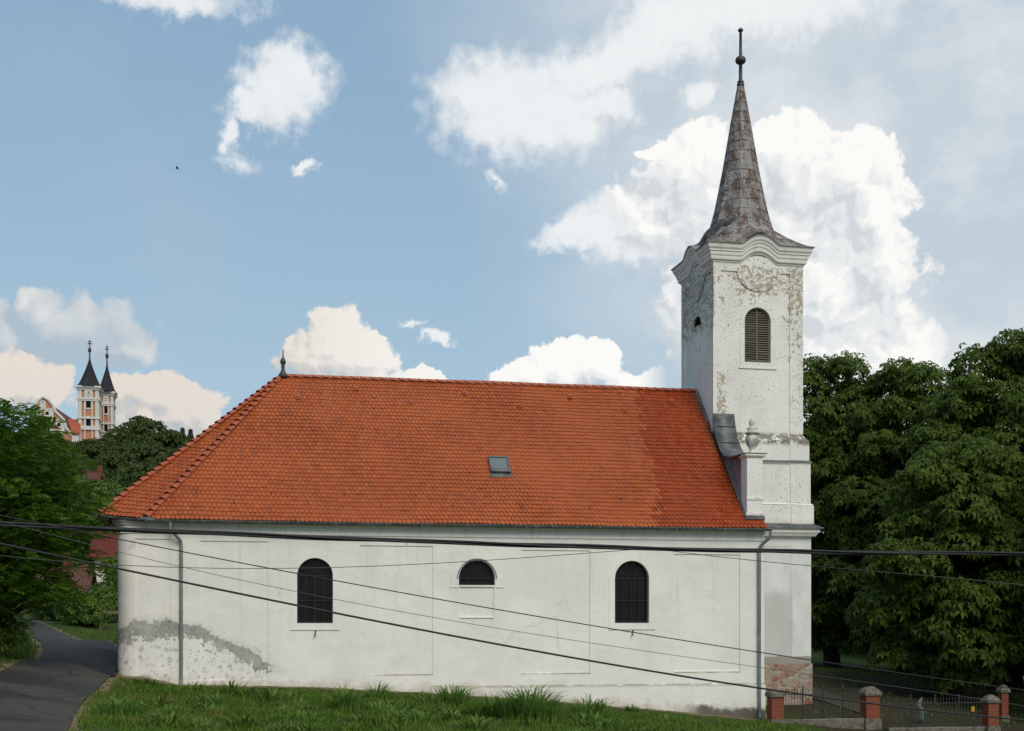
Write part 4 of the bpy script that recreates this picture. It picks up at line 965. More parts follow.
for i0 in range(0, len(tt) - 1, 2):
    for k0 in range(0, NS, 12):
        i1 = min(i0 + 2, len(tt) - 1); q_ = [rings[i][(k0 + k) % NS] for i in range(i0, i1 + 1) for k in range(13)]
        sk.add(q_, [(a * 13 + k, a * 13 + k + 1, a * 13 + 14 + k, a * 13 + 13 + k) for a in range(i1 - i0) for k in range(12)])
# drip edge
edge = [(x, y, z - .035) for x, y, z in base_ring]; sk.add(base_ring + edge, [(k, NS + k, NS + (k + 1) % NS, (k + 1) % NS) for k in range(NS)])
spz = [17.05, 17.5, 17.95, 18.4, 18.85, 19.3, 19.75, 20.2, 20.65, 21.1, 21.55, 22.0, 22.45, 22.9, 23.3, 23.70]
def sp_ap(z):
    t = (z - 17.1) / (23.70 - 17.1); return 1.27 * (1 - t) + .10 * t - .10 * math.sin(math.pi * min(1, max(0, t))) * (1 - t) + (.07 * (1 - (z - 17.05) / .6) if z < 17.65 else 0)
for i in range(len(spz) - 1):
    za, zb = spz[i] - .04, spz[i + 1]
    ra, rb = sp_ap(za) + .012, sp_ap(zb)
    for k in range(8):
        a0 = math.pi / 8 + k * math.pi / 4; a1 = a0 + math.pi / 4; ca = math.cos(math.pi / 8)
        nsp = 3 if ra > .8 else (2 if ra > .4 else 1)
        P0 = [Vector((TC[0] + r / ca * math.cos(a), TC[1] + r / ca * math.sin(a), z)) for r, a, z in ((ra, a0, za), (ra, a1, za), (rb, a1, zb), (rb, a0, zb))]
        for j in range(nsp):
            f0, f1 = j / nsp, (j + 1) / nsp
            if i % 2 and 0 < f0: f0 -= .12
            if i % 2 and f1 < 1: f1 -= .12
            o = Vector((math.cos((a0 + a1) / 2), math.sin((a0 + a1) / 2), 0)) * (.012 * ((i * 7 + j * 3 + k) % 3) * .5 + random.uniform(0, .012))
            sk.add([P0[0].lerp(P0[1], f0) + o, P0[0].lerp(P0[1], f1) + o, P0[3].lerp(P0[2], f1) + o * .3, P0[3].lerp(P0[2], f0) + o * .3], [(0, 1, 2, 3)])
# standing seams up the eight hips
for k in range(8):
    a = math.pi / 8 + k * math.pi / 4; ca = math.cos(math.pi / 8)
    sk.tube([(TC[0] + (sp_ap(z) + .006) / ca * math.cos(a), TC[1] + (sp_ap(z) + .006) / ca * math.sin(a), z) for z in spz], .022, 5)
spire = sk.build('spire', M_SPIRE, tower)
# lead saddle over the front arch, torn sheets on the left
ps = MB(); cx0 = TC[0] - .18
sd = []
for i in range(7):
    for k in range(4):
        t = (-.42 + .84 * i / 6); q = k / 3
        yy = TC[1] - (H0 + .38) + q * .95; sd.append((cx0 + t * (1 - .25 * q), yy, 15.985 + bumpz(t + cx0 - TC[0]) * (1 - q * .35) + .05 + .42 * q ** 1.2))
ps.add(sd, [(i * 4 + k, (i + 1) * 4 + k, (i + 1) * 4 + k + 1, i * 4 + k + 1) for i in range(6) for k in range(3)])
ps.build('lead_saddle', M_ZINC, spire, True)
ts = MB()
for (px, py, Y, ln, wd, rx, rz0) in ((717, 228, 53.5, 1.15, .30, -32, 8), (706, 236, 53.8, .95, .24, -44, 6), (730, 222, 53.6, .65, .24, -14, 10)):
    c = on_y(px, py, Y); d_ = Vector((math.cos(R(rz0)) * math.cos(R(-rx)), math.sin(R(rz0)) * .5, math.sin(R(-rx)))).normalized(); s_ = Vector((-.35, .8, .5)).normalized(); n2_ = d_.cross(s_).normalized()
    pts = []
    for i in range(7):
        f = i / 6 - .5; pts += [c + d_ * ln * f - s_ * wd * .5 + n2_ * .12 * math.sin(f * 4), c + d_ * ln * f + s_ * wd * .5 + n2_ * (.10 * math.sin(f * 4 + .6))]
    ts.add(pts + [p - n2_ * .012 for p in pts], [(2 * i, 2 * i + 1, 2 * i + 3, 2 * i + 2) for i in range(6)] + [(14 + 2 * i, 14 + 2 * i + 2, 14 + 2 * i + 3, 14 + 2 * i + 1) for i in range(6)])
ts.build('torn_sheet', M_BLACKMETAL, spire)
fn_ = MB(); fn_.lathe([(.14, -.15), (.12, 0), (.17, .03), (.17, .08), (.10, .12), (.15, .16), (.15, .20), (.085, .26), (.075, .95), (.10, .97), (.20, 1.03), (.245, 1.14), (.20, 1.26), (.10, 1.32), (.07, 1.36), (.055, 2.40), (.10, 2.42), (.13, 2.48), (.06, 2.53), (.02, 2.60)], TC[0], TC[1], 16, 23.62)
for k in range(5): a = 2 * math.pi * k / 5; fn_.tube([(TC[0], TC[1], 26.1), (TC[0] + .13 * math.cos(a), TC[1] + .13 * math.sin(a), 26.14)], [.03, .012], 5)
fn_.build('spire_finial', M_BLACKMETAL, spire, True)

# ------------------------------------------------------------------ churchyard railing
def pillar(label, px0, px1, ytop, ybrick, ybot, Y, cap, group=None):
    a, b = on_y(px0, ybot, Y), on_y(px1, ybot, Y); x0, x1 = a.x, b.x; wd = x1 - x0
    zb = a.z; zt = on_y(px0, ybrick, Y).z; zc = on_y(px0, ytop, Y).z
    g = hz((x0 + x1) / 2, Y)
    t = thing('gate_pillar', label, 'pillar', ((x0 + x1) / 2, Y + wd / 2, g), group)
    m = MB(); m.box(x0, x1, Y, Y + wd, zb, zt); m.build('brick_shaft', M_BRICK, t)
    m = MB(); m.box(x0 - .05, x1 + .05, Y - .05, Y + wd + .05, min(g, zb) - .9, zb - .003); m.build('base', M_CONC, t)
    m = MB(); e = .065
    if cap == 'flat': m.box(x0 - e, x1 + e, Y - e, Y + wd + e, zt, zt + (zc - zt) * .55); m.frustum(x0 - e, x1 + e, Y - e, Y + wd + e, zt + (zc - zt) * .55, zc, .10, .10)
    else:
        h = zc - zt; m.box(x0 - e, x1 + e, Y - e, Y + wd + e, zt, zt + h * .28); m.frustum(x0 - e, x1 + e, Y - e, Y + wd + e, zt + h * .28, zt + h * .7, .10, .10); m.frustum(x0 - e + .1, x1 + e - .1, Y - e + .1, Y + wd + e - .1, zt + h * .7, zc, .14, .14)
    m.build('cap', M_CONC, t)
    return x0, x1, zb, zt
P1 = pillar('orange brick pillar under a flat cap at the church corner', 772, 784, 690.5, 697, 719.5, 48.4, 'flat')
P2 = pillar('orange brick pillar with rounded rough stone cap in mid railing', 866.5, 880, 687, 695.5, 718.5, 48.4, 'round')
P3 = pillar('shaded brick gate pillar with pyramid cap beside the yellow sign', 988.5, 999, 695, 703, 726, 47.6, 'round')
P4 = pillar('taller dark brick pillar standing behind the shaded gate pillar', 1002, 1008.5, 684, 692.5, 716, 51.5, 'round')
def kerb(name, label, x0, x1, px, ytop, Y):
    zt = on_y(px, ytop, Y).z; m = MB(); n = max(2, int((x1 - x0) / .5)); v = []
    for i in range(n + 1):
        x = x0 + (x1 - x0) * i / n
        for (yy, zz_) in ((Y, -1.6), (Y + random.uniform(-.02, .02), -.04), (Y + .03, random.uniform(-.015, .015)), (Y + .36, random.uniform(-.015, .015)), (Y + .38, -1.6)): v.append((x, yy, zt + zz_))
    m.add(v, [(i * 5 + k, (i + 1) * 5 + k, (i + 1) * 5 + k + 1, i * 5 + k + 1) for i in range(n) for k in range(4)] + [(0, 1, 2, 3, 4), tuple(n * 5 + k for k in (4, 3, 2, 1, 0))])
    return tag(m.build(name, M_CONC, org=(x0, Y, zt - 1)), label, 'low wall'), zt
kw1, kz1 = kerb('plinth_wall', 'rough concrete plinth under the short railing by the church', P1[1] + .06, P2[0] - .06, 820, 719, 48.45)
kw2, kz2 = kerb('plinth_wall', 'long low concrete plinth below the gate railing', P2[1] + .06, P3[0] - .06, 930, 727.5, 47.75)
def railing(label, x0, x1, Y, zb, zt, step, knobs, group):
    g = thing('iron_railing', label, 'railing', ((x0 + x1) / 2, Y, zb), group)
    m = MB(); m.box(x0, x1, Y - .012, Y + .012, zt - .14, zt - .11); m.box(x0, x1, Y - .012, Y + .012, zb + .08, zb + .11); m.build('rails', M_IRON, g)
    n = int((x1 - x0) / step); b = MB()
    for i in range(1, n):
        x = x0 + (x1 - x0) * i / n; b.box(x - .009, x + .009, Y - .022, Y - .0125, zb + .02, zt); b.lathe([(.009, 0), (.022, .03), (.003, .10)], x, Y - .017, 6, zt)
        if knobs:
            zc = zb + (zt - zb) * .42
            b.tube([(x + .05 + .055 * math.cos(2 * math.pi * k / 8), Y - .017, zc + .055 * math.sin(2 * math.pi * k / 8)) for k in range(9)], .008, 4)
    b.build('bars', M_IRON, g)
    for i in range(1, 4):
        x = x0 + (x1 - x0) * i / 4; p = MB(); p.box(x - .022, x + .022, Y + .0125, Y + .055, zb, zt + .12); p.lathe([(.022, 0), (.04, .05), (.02, .09)], x, Y + .034, 8, zt + .12); p.build('post', M_IRON, g)
    return g
railing('short iron railing with spear tops and ring band beside the church', P1[1] + .05, P2[0] - .05, 48.62, kz1, on_y(820, 691, 48.6).z, .12, True, None)
railing('longer tall iron railing between the round capped pillar and gate pillar', P2[1] + .05, P3[0] - .05, 47.92, kz2, on_y(930, 700, 47.9).z, .13, False, None)
# pump, sign
p = on_y(921, 727, 49.0); g = p.z
t = thing('standpipe', 'greenish standpipe with a pale pointed wrap behind the tall railing', 'standpipe', (p.x, 49.0, g))
m = MB(); m.lathe([(.07, -.3), (.07, .25), (.11, .27), (.12, .33), (.115, .62), (.13, .66), (.13, .72), (.10, .76), (.05, .80)], p.x, 49.0, 14, g); m.tube([(p.x + .10, 48.98, g + .6), (p.x + .19, 48.95, g + .6), (p.x + .20, 48.95, g + .46)], .03, 7); m.build('pump_body', M_VERDI, t, True)
m = MB(); v0 = []
for i, (dx_, z, wd) in enumerate([(-.02, .76, .09), (-.10, .86, .10), (-.06, .98, .11), (0, 1.10, .08), (.05, 1.2, .02)]):
    for k in range(8): a = 2 * math.pi * k / 8; v0.append((p.x + dx_ + wd * math.cos(a), 49.0 + wd * .6 * math.sin(a), g + z))
m.add(v0, [(i * 8 + k, i * 8 + (k + 1) % 8, (i + 1) * 8 + (k + 1) % 8, (i + 1) * 8 + k) for i in range(4) for k in range(8)] + [tuple(32 + k for k in range(8))]); m.build('pale_wrap', M_PALE, t)
p = on_y(973, 709, 47.88); m = MB(); m.box(p.x - .075, p.x + .075, 47.875, 47.888, p.z - .10, p.z + .10); m.add([(p.x - .045, 47.873, p.z - .005), (p.x + .045, 47.873, p.z - .005), (p.x + .045, 47.873, p.z + .012), (p.x - .045, 47.873, p.z + .012)], [(0, 1, 2, 3)])
tag(m.build('sign', M_YELLOW, org=p), 'small square yellow sign hung on the gate railing', 'sign')

# ------------------------------------------------------------------ cables over the street
def cable(label, pts, r, Y, strands=1, matl=M_CABLE, name='power_cable', e0=6, e1=6):
    """pts: pixels read from the photograph; the cable hangs along the plane y=Y and runs on past both edges"""
    P = [on_y(px, py, Y) for px, py in pts]
    xs = np.array([q.x for q in P]); zs = np.array([q.z for q in P]); deg = min(3, len(P) - 1) if len(P) > 4 else 2 if len(P) > 2 else 1
    cf = np.polyfit(xs, zs, deg)
    m = MB(); X = np.linspace(xs[0] - e0, xs[-1] + e1, 90); sl0 = np.polyval(np.polyder(cf), xs[0]); sl1 = np.polyval(np.polyder(cf), xs[-1])
    def zf(x):
        if x < xs[0]: return np.polyval(cf, xs[0]) + sl0 * (x - xs[0])
        if x > xs[-1]: return np.polyval(cf, xs[-1]) + sl1 * (x - xs[-1])
        return np.polyval(cf, x)
    for s in range(strands):
        ph = 2 * math.pi * s / strands; rr = r * 1.05 if strands > 1 else 0
        m.tube([(x, Y + rr * math.cos(x * .55 + ph), zf(x) + rr * 1.0 * math.sin(x * .55 + ph) + (0 if strands == 1 else .006 * math.sin(x * 1.7 + s))) for x in X], r, 6)
    return tag(m.build(name, matl, org=(xs[0], Y, zs[0]), smooth=True), label, 'cable')
cable('thick bundle of twisted black cables crossing just below the eaves', [(0, 524, ), (150, 531), (300, 536.5), (512, 544.5), (740, 550.5), (1024, 553.5)], .026, 26.0, 3)
cable('heavy black cable slanting down across the white wall to the railing', [(0, 544), (125, 569), (240, 594), (480, 641.5), (740, 684.5), (850, 701), (1024, 720)], .021, 24.0)
cable('thin dark wire slanting above the heavy black one', [(60, 528), (125, 539.5), (300, 574), (480, 607), (740, 649), (1024, 690)], .011, 25.0)
cable('faintest grey wire slanting between the thin dark wire and the heavy cable', [(60, 538), (125, 552), (300, 592), (480, 626.5), (740, 664), (1024, 706)], .006, 25.5, 1, M_WIRE)
cable('slack wire dipping left of the arched window and rising into the cable bundle', [(-60, 548), (0, 555), (120, 566), (250, 568), (350, 566.5), (480, 561), (600, 552.5), (655, 547.5)], .0075, 26.4, 1, M_WIRE, e1=0)
cable('thin wire leaving the cable bundle at the tower and falling to the right', [(660, 549.5), (740, 559), (835, 568), (930, 576), (1024, 585)], .008, 26.4, 1, M_WIRE, e0=0)

# ------------------------------------------------------------------ plants
def rosettes(centers, normals, size, nl=5, droop=.35, lw=.36, seed=0):
    """palmate leaves: nl kite-shaped leaflets round every centre; returns verts, quads"""
    r = np.random.default_rng(seed); N = len(centers)
    nrm = normals / np.linalg.norm(normals, axis=1, keepdims=True)
    t = np.cross(nrm, r.normal(size=(N, 3))); t /= np.linalg.norm(t, axis=1, keepdims=True); b = np.cross(nrm, t)
    sz = size * r.uniform(.5, 1.4, N); V = []
    for k in range(nl):
        a = 2 * math.pi * k / nl + r.uniform(-.25, .25, N); d = t * np.cos(a)[:, None] + b * np.sin(a)[:, None]; s = np.cross(nrm, d)
        L = (sz * r.uniform(.8, 1.15, N))[:, None]
        mid = centers + d * L * .58 + nrm * L * .05
        tip = centers + d * L - nrm * L * droop - np.array([0, 0, 1]) * L * .12
        V.append(np.stack([centers + d * L * .06, mid + s * L * lw * .5, tip, mid - s * L * lw * .5], 1))
    V = np.stack(V, 1).reshape(-1, 3); Q = np.arange(len(V)).reshape(-1, 4)
    return V, Q
def fronds(centers, dirs, L, npair=6, lw=.09, seed=0):
    """pinnate leaves: pairs of leaflets along an arching stem"""
    r = np.random.default_rng(seed); N = len(centers); d = dirs / np.linalg.norm(dirs, axis=1, keepdims=True)
    up = np.array([0, 0, 1.]); s = np.cross(d, up + r.normal(size=(N, 3)) * .35); s /= np.linalg.norm(s, axis=1, keepdims=True); n = np.cross(s, d)
    ln = (L * r.uniform(.7, 1.2, N))[:, None]; V = []
    for k in range(npair):
        f = (k + .6) / npair; p = centers + d * ln * f - up * ln * .38 * f * f
        ll = ln * .34 * (1 - .45 * abs(f - .45))
        for sg in (-1, 1):
            e = p + s * sg * ll + d * ll * .35 - up * ll * .22; m = (p + e) / 2; q = d * ln * lw
            V.append(np.stack([p, m + q, e, m - q], 1))
    V = np.stack(V, 1).reshape(-1, 3)
    return V, np.arange(len(V)).reshape(-1, 4)
def lobe_points(lobes, n_per, seed, low=-.45):
    r = np.random.default_rng(seed); Cn, Nn = [], []
    for (c, rad) in lobes:
        n = max(8, int(n_per * rad[0] * rad[0])); d = r.normal(size=(n * 2, 3)); d /= np.linalg.norm(d, axis=1, keepdims=True); d = d[d[:, 2] > low][:n]
        f = r.uniform(.55, 1.06, len(d)) ** .6
        Cn.append(np.array(c) + d * f[:, None] * np.array(rad) + r.normal(size=d.shape) * .10); Nn.append(d * .8 + np.array([0, 0, .75]) + r.normal(size=d.shape) * .35)
    return np.concatenate(Cn), np.concatenate(Nn)
def limbs(mb, base, H, r0, lobes, seed, k=9):
    rd = random.Random(seed); top = Vector(base) + Vector((rd.uniform(-.3, .3), rd.uniform(-.3, .3), H * .72))
    b = Vector(base); pts = [b + Vector((0, 0, -.4))] + [b.lerp(top, f) + Vector((rd.uniform(-.12, .12), rd.uniform(-.12, .12), 0)) for f in (.0, .12, .3, .5, .75, 1)]
    mb.tube(pts, [r0 * q for q in (1.45, 1.2, 1, .85, .66, .42, .15)], 9)
    for (c, rad) in rd.sample(lobes, min(k, len(lobes))):
        c = Vector(c); f = min(.9, max(.18, (c.z - b.z) / H - .18)); s = b.lerp(top, f); m = s.lerp(c, .5) + Vector((rd.uniform(-.4, .4), rd.uniform(-.4, .4), rd.uniform(-.1, .5)))
        rr = r0 * (.5 - .3 * f); mb.tube([s, m, s.lerp(c, 1.05)], [rr, rr * .6, rr * .15], 6)
def envelope_lobes(H, Rw, n, lo, seed, rr=(1.1, 1.9), squash=.72, shape=.55):
    """lobes placed over an egg-shaped crown, none of them alike"""
    rd = random.Random(seed); out = []; tries = 0
    while len(out) < n and tries < 6000:
        tries += 1
        f = rd.uniform(0, 1); z = lo + (H - lo) * f; prof_ = math.sin(math.pi * min(1, max(0, .10 + .84 * f)) ** .8) ** shape
        a = rd.uniform(0, 2 * math.pi); rad = rd.uniform(*rr); q = Rw * prof_ * rd.uniform(.50, 1.08) - rad * .45
        if q < 0: q = rd.uniform(0, .3)
        c = (q * math.cos(a), q * math.sin(a), min(z, H - rad * squash * .8))
        if any((Vector(c) - Vector(o[0])).length < .62 * (rad + o[1][0]) * .8 for o in out): continue
        out.append((c, (rad, rad, rad * squash)))
    return out
def chestnut(label, x, y, H, Rw, n, lo, seed, n_per=62, group='horse chestnuts behind the railing', size=.34):
    g = hz(x, y); t = thing('chestnut_tree', label, 'tree', (x, y, g), group)
    lb = envelope_lobes(H, Rw, n, lo, seed, (1.0, 1.9), .68)
    lobes = [((c[0] + x, c[1] + y, c[2] + g), r_) for c, r_ in lb]
    m = MB(); limbs(m, (x, y, g), H, .46, lobes, seed, 14); m.build('trunk', M_BARK, t, True)
    c, nn = lobe_points(lobes, n_per, seed)
    V, Q = rosettes(c, nn, size, 6, .30, .46, seed); np_mesh('crown', V, Q, M_CHEST, t, org=(x, y, g))
    return t
def at(px, Y): p = on_y(px, 620, Y); return p.x, p.y
chestnut('tall horse chestnut at the right edge of the photo, the nearest one', *at(1012, 64), 18.6, 5.6, 120, .9, 11, 86, None, .30)
chestnut('horse chestnut of middle height standing second from the tower', *at(902, 72), 18.2, 4.6, 92, 1.6, 12, 80, None, .30)
chestnut('horse chestnut rising directly beside the white tower', *at(832, 76), 19.0, 4.2, 84, 1.6, 13, 80, None, .30)
chestnut('low spreading chestnut hanging over the railing', *at(958, 57), 12.0, 4.2, 66, 1.3, 14, 86, None, .30)
chestnut('chestnut filling the gap behind the others', *at(950, 84), 19.0, 5.6, 70, 1.5, 15, 44, None)
chestnut('shadowed chestnut glimpsed farthest behind the tower', *at(865, 92), 18.0, 6.0, 70, 1.5, 16, 44, None)
chestnut('chestnut mostly out of the photo at its lower right', *at(1095, 62), 18.5, 5.6, 80, 1.2, 17, 44, None)
chestnut('chestnut added out of view at the right to shade the gate', *at(1165, 50), 16.5, 5.4, 66, 1.6, 18, 40, None)  # unseen tree, added for the shade it casts on the railing
# dark understorey closing the view below the chestnuts
def shrub(name, label, px, Y, hgt_, rw, seed, matl, n=10, size=.14, group=None, n_per=110, cat='shrub'):
    x, y = at(px, Y); g = hz(x, y); t = thing(name, label, cat, (x, y, g), group); rd = random.Random(seed)
    lobes = []
    for i in range(n):
        a = rd.uniform(0, 2 * math.pi); q = rw * rd.uniform(0, .85); f = rd.uniform(.3, .78) * (1 - .4 * q / rw); rad = rd.uniform(.3, .5) * min(rw, hgt_) 
        lobes.append(((x + q * math.cos(a), y + q * math.sin(a), g + hgt_ * f), (rad, rad, rad * .8)))
    m = MB()
    for c, r_ in lobes[:6]: m.tube([(x, y, g - .2), ((x + c[0]) / 2, (y + c[1]) / 2, (g + c[2]) / 2 + .1), c], [.06, .04, .012], 5)
    m.build('stems', M_BARK, t)
    c, nn = lobe_points(lobes, n_per, seed, -.8); V, Q = rosettes(c, nn, size, 4, .2, .5, seed); np_mesh('foliage', V, Q, matl, t, org=(x, y, g))
    return t
for i, (px, Y, hh, rw) in enumerate([(826, 100, 5, 5), (870, 98, 5.5, 5), (915, 100, 5, 5), (960, 96, 6, 5), (1005, 98, 5, 5.5), (1050, 96, 6, 5.5), (1095, 96, 6, 5)]):
    shrub('hedge_bush', 'dark bush of the hedge closing the churchyard far behind the chestnuts', px, Y, hh, rw, 40 + i, M_CHEST, 12, .32, 'bushes behind the chestnuts', 18)

# locust trees over the lane, left
def locust(label, x, y, H, Rw, n, lo, seed, n_per, L=.55, group=None):
    g = hz(x, y); t = thing('locust_tree', label, 'tree', (x, y, g), group)
    lb = envelope_lobes(H, Rw, n, lo, seed, (.7, 1.25), .62, .5)
    lobes = [((c[0] + x, c[1] + y, c[2] + g), r_) for c, r_ in lb]
    m = MB(); limbs(m, (x, y, g), H, .22, lobes, seed, 14); m.build('trunk', M_BARK, t, True)
    c, nn = lobe_points(lobes, n_per, seed, -.6); nn[:, 2] *= .25
    V, Q = fronds(c, nn, L, 6, .085, seed); np_mesh('crown', V, Q, M_LOCUST, t, org=(x, y, g))
    return t
locust('big feathery locust tree overhanging the lane at the left edge', *at(-6, 46), 8.15, 2.95, 88, 1.6, 21, 120, .40)
locust('paler locust with a raised top sprig behind the big one', *at(-66, 50), 9.6, 2.9, 54, 1.0, 22, 60)
locust('slim locust behind the big one at the lane', *at(6, 70), 8.6, 1.9, 34, 3.0, 23, 60)
# hedge and garden bushes beyond the lane
for i, (lab, px, Y, hh, rw) in enumerate([
        ('round bright bush at the bend of the lane', 84, 78, 1.9, 1.9), ('dark bush behind the bend beside the bright one', 55, 84, 2.6, 2.2),
        ('loose bush between the wooden rail and the bright bush', 104, 86, 2.4, 2.0), ('tall bush against the church corner in the background', 118, 88, 5.2, 1.9),
        ('bush below the brown roof on the left', 66, 93, 1.9, 2.2), ('straggly bush under the locust by the lane', -24, 56, 2.0, 1.8), ('low bush on the verge left of the lane', -25, 48, 1.9, 1.9)]):
    shrub('shrub', lab, px, Y, hh, rw, 60 + i, M_SHRUB, 13, .20, None, 170)
# wooden rail by the lawn
x, y = at(101, 77); g = hz(x, y)
t = thing('rail_fence', 'weathered wooden post with a pale rail by the lawn', 'fence', (x, y, g))
for k in range(3):
    m = MB(); xx = x + k * 1.35; m.box(xx - .09, xx + .09, y - .09, y + .09, g - .4, g + 1.05); m.frustum(xx - .09, xx + .09, y - .09, y + .09, g + 1.05, g + 1.12, .05, .05); m.build('post', M_PLANK, t)
m = MB(); m.box(x + .1, x + 2.9, y - .04, y + .04, g + .86, g + 1.0); m.build('rail', M_PLANK, t)

# ------------------------------------------------------------------ houses below the hill
def house(name, label, x0, x1, y0, y1, zb, ze, zr, roofm, nwin=2):
    t = thing(name, label, 'house', ((x0 + x1) / 2, (y0 + y1) / 2, zb)); ym = (y0 + y1) / 2
    m = MB(); m.box(x0, x1, y0, y1, zb - 2, ze); m.add([(x0, y0, ze), (x0, y1, ze), (x0, ym, zr - .1)], [(0, 2, 1)]); m.add([(x1, y0, ze), (x1, y1, ze), (x1, ym, zr - .1)], [(0, 1, 2)]); m.build('wall', M_HOUSEW, t)
    m = MB(); e = .4; k = (zr - ze) / (ym - y0)
    for s in (-1, 1):
        ya = ym + s * (ym - y0 + e); za = ze - k * e
        v = [(x0 - e, ya, za), (x1 + e, ya, za), (x1 + e, ym, zr), (x0 - e, ym, zr)]; m.add(v + [(a, b, c - .14) for a, b, c in v], [(0, 1, 2, 3), (7, 6, 5, 4), (0, 4, 5, 1), (1, 5, 6, 2), (3, 7, 4, 0), (2, 6, 7, 3)])
    rf_ = m.build('roof', roofm, t)
    m = MB(); m.tube([(x0 - e, ym, zr + .03), (x1 + e, ym, zr + .03)], .11, 7); m.build('ridge', roofm, rf_)
    m = MB(); m.box(x0 + 1.4, x0 + 2.0, ym + .4, ym + 1.0, zr - .8, zr + .9); m.box(x0 + 1.33, x0 + 2.07, ym + .33, ym + 1.07, zr + .9, zr + 1.0); m.build('chimney', M_BRICK, rf_)
    for i in range(nwin):
        wx = x0 + .7 + i * 1.9; f = MB(); f.plate(rect(wx, wx + .9, ze - 1.5, ze - .35), [rect(wx + .08, wx + .82, ze - 1.42, ze - .43)], y0 - .03, y0); wnd = f.build('window', M_ABBEY_W, t)
        f = MB(); f.box(wx + .07, wx + .83, y0 - .012, y0 - .004, ze - 1.43, ze - .42); f.build('pane', M_GLASS, wnd)
a = on_y(94, 556, 106); b = on_y(140, 556, 106)
house('house', 'cream house with a red tiled roof behind the church corner', a.x, b.x + 3, 106, 113, hz(a.x, 108), a.z + .15, on_y(94, 533, 109.5).z, M_REDROOF)
a = on_y(36, 590, 96); b = on_y(84, 590, 96)
house('house', 'low house with a brown tiled roof above the bend of the lane', a.x, b.x, 96, 102, hz(a.x, 98), a.z + .1, on_y(60, 567, 99).z, M_BROWNROOF)
a = on_y(86, 474, 196); b = on_y(93, 474, 196)
house('house', 'tiny pinkish house almost hidden among the hill trees', a.x, b.x + .6, 196, 199, hz(a.x, 198), a.z - .6, a.z + .5, M_BROWNROOF, 0)

# ------------------------------------------------------------------ hill trees
def crown_proto(name, label, H, Rw, n, seed, matl, size, n_per, group, lo=1.2, rr=(1.1, 2.2), nl=4):
    t = thing(name, label, 'tree', (0, 0, 0), group)
    lb = envelope_lobes(H, Rw, n, lo, seed, rr, .75, .5)
    m = MB(); limbs(m, (0, 0, 0), H, .3, lb, seed, 5); m.build('trunk', M_BARK, t)
    c, nn = lobe_points(lb, n_per, seed, -.3); V, Q = rosettes(c, nn, size, nl, .3, .6, seed); np_mesh('crown', V, Q, matl, t)
    return t
LH_ = 'dark rounded broadleaf tree in the wood on the abbey hill'; GH = 'trees on the abbey hill'
LM_ = 'paler green tree in the belt at the foot of the hill'; GM = 'trees at the foot of the hill'
proto_h = [crown_proto('hill_tree', LH_, 12, 5.2, 42, 70 + i, M_HILL, .55, 26, GH) for i in range(3)]
proto_m = [crown_proto('garden_tree', LM_, 9, 3.8, 36, 80 + i, M_MIDT, .36, 44, GM) for i in range(3)]
used = set()
def plant(proto, px, Y, s, zo=0):
    x, y = at(px, Y); key = proto.name
    o = proto if key not in used else copy_tree(proto); used.add(key)
    o.location = (x, y, hz(x, y) + zo - .2); o.scale = (s * random.uniform(.9, 1.12), s * random.uniform(.9, 1.12), s * random.uniform(.92, 1.08)); o.rotation_euler = (0, 0, random.uniform(0, 6.28))
rows = [(318, -90, 330, 19, .80), (300, -96, 330, 20, .95), (278, -90, 300, 21, 1.0), (255, -74, 300, 22, 1.0), (232, -60, 270, 22, .95), (208, -54, 250, 24, .9)]
k_ = 0
for (Y, xa, xb, st, s) in rows:
    px = xa + random.uniform(0, 8)
    while px < xb:
        ss = s * random.uniform(.85, 1.12)
        if Y > 290 and px < 118: ss *= .62
        if Y > 290 and 116 < px < 172: ss *= 1.32
        plant(proto_h[k_ % 3], px, Y + random.uniform(-6, 6), ss); k_ += 1; px += st * random.uniform(.8, 1.2)
for (Y, xa, xb, st, s) in [(182, -30, 190, 24, 1.1), (160, -30, 170, 26, 1.05), (140, -30, 150, 28, 1.0), (122, -30, 140, 30, .85)]:
    px = xa + random.uniform(0, 10)
    while px < xb: plant(proto_m[k_ % 3], px, Y + random.uniform(-5, 5), s * random.uniform(.85, 1.15)); k_ += 1; px += st * random.uniform(.8, 1.2)
def conifer(label, px, ytop, Y, wd):
    x, y = at(px, Y); g = hz(x, y); H = on_y(px, ytop, Y).z - g; t = thing('spruce', label, 'tree', (x, y, g))
    m = MB(); m.tube([(x, y, g - .4), (x, y, g + H)], [.3, .03], 7); m.build('trunk', M_BARK, t)
    r = np.random.default_rng(int(px)); n = 2600; f = r.uniform(0.05, 1, n) ** .75; a = r.uniform(0, 2 * math.pi, n); tier = (np.sin(f * H * 3.2) * .22 + .78)
    q = wd * (1 - f) * tier * r.uniform(.2, 1.0, n) ** .5 + .08
    c = np.stack([x + q * np.cos(a), y + q * np.sin(a), g + f * H - q * .25], -1); nn = np.stack([np.cos(a) * .5, np.sin(a) * .5, np.ones(n)], -1)
    V, Q = rosettes(c, nn, .42, 4, .5, .4, 5); np_mesh('crown', V, Q, M_CONIF, t, org=(x, y, g))
conifer('taller of two dark spruces on the skyline behind the roof', 182.5, 428, 300, 6.0)
conifer('shorter of two dark spruces on the skyline behind the roof', 190.5, 429.5, 306, 5.2)
plant(proto_h[0], 196, 300, .75); plant(proto_h[1], 186, 297, .7)

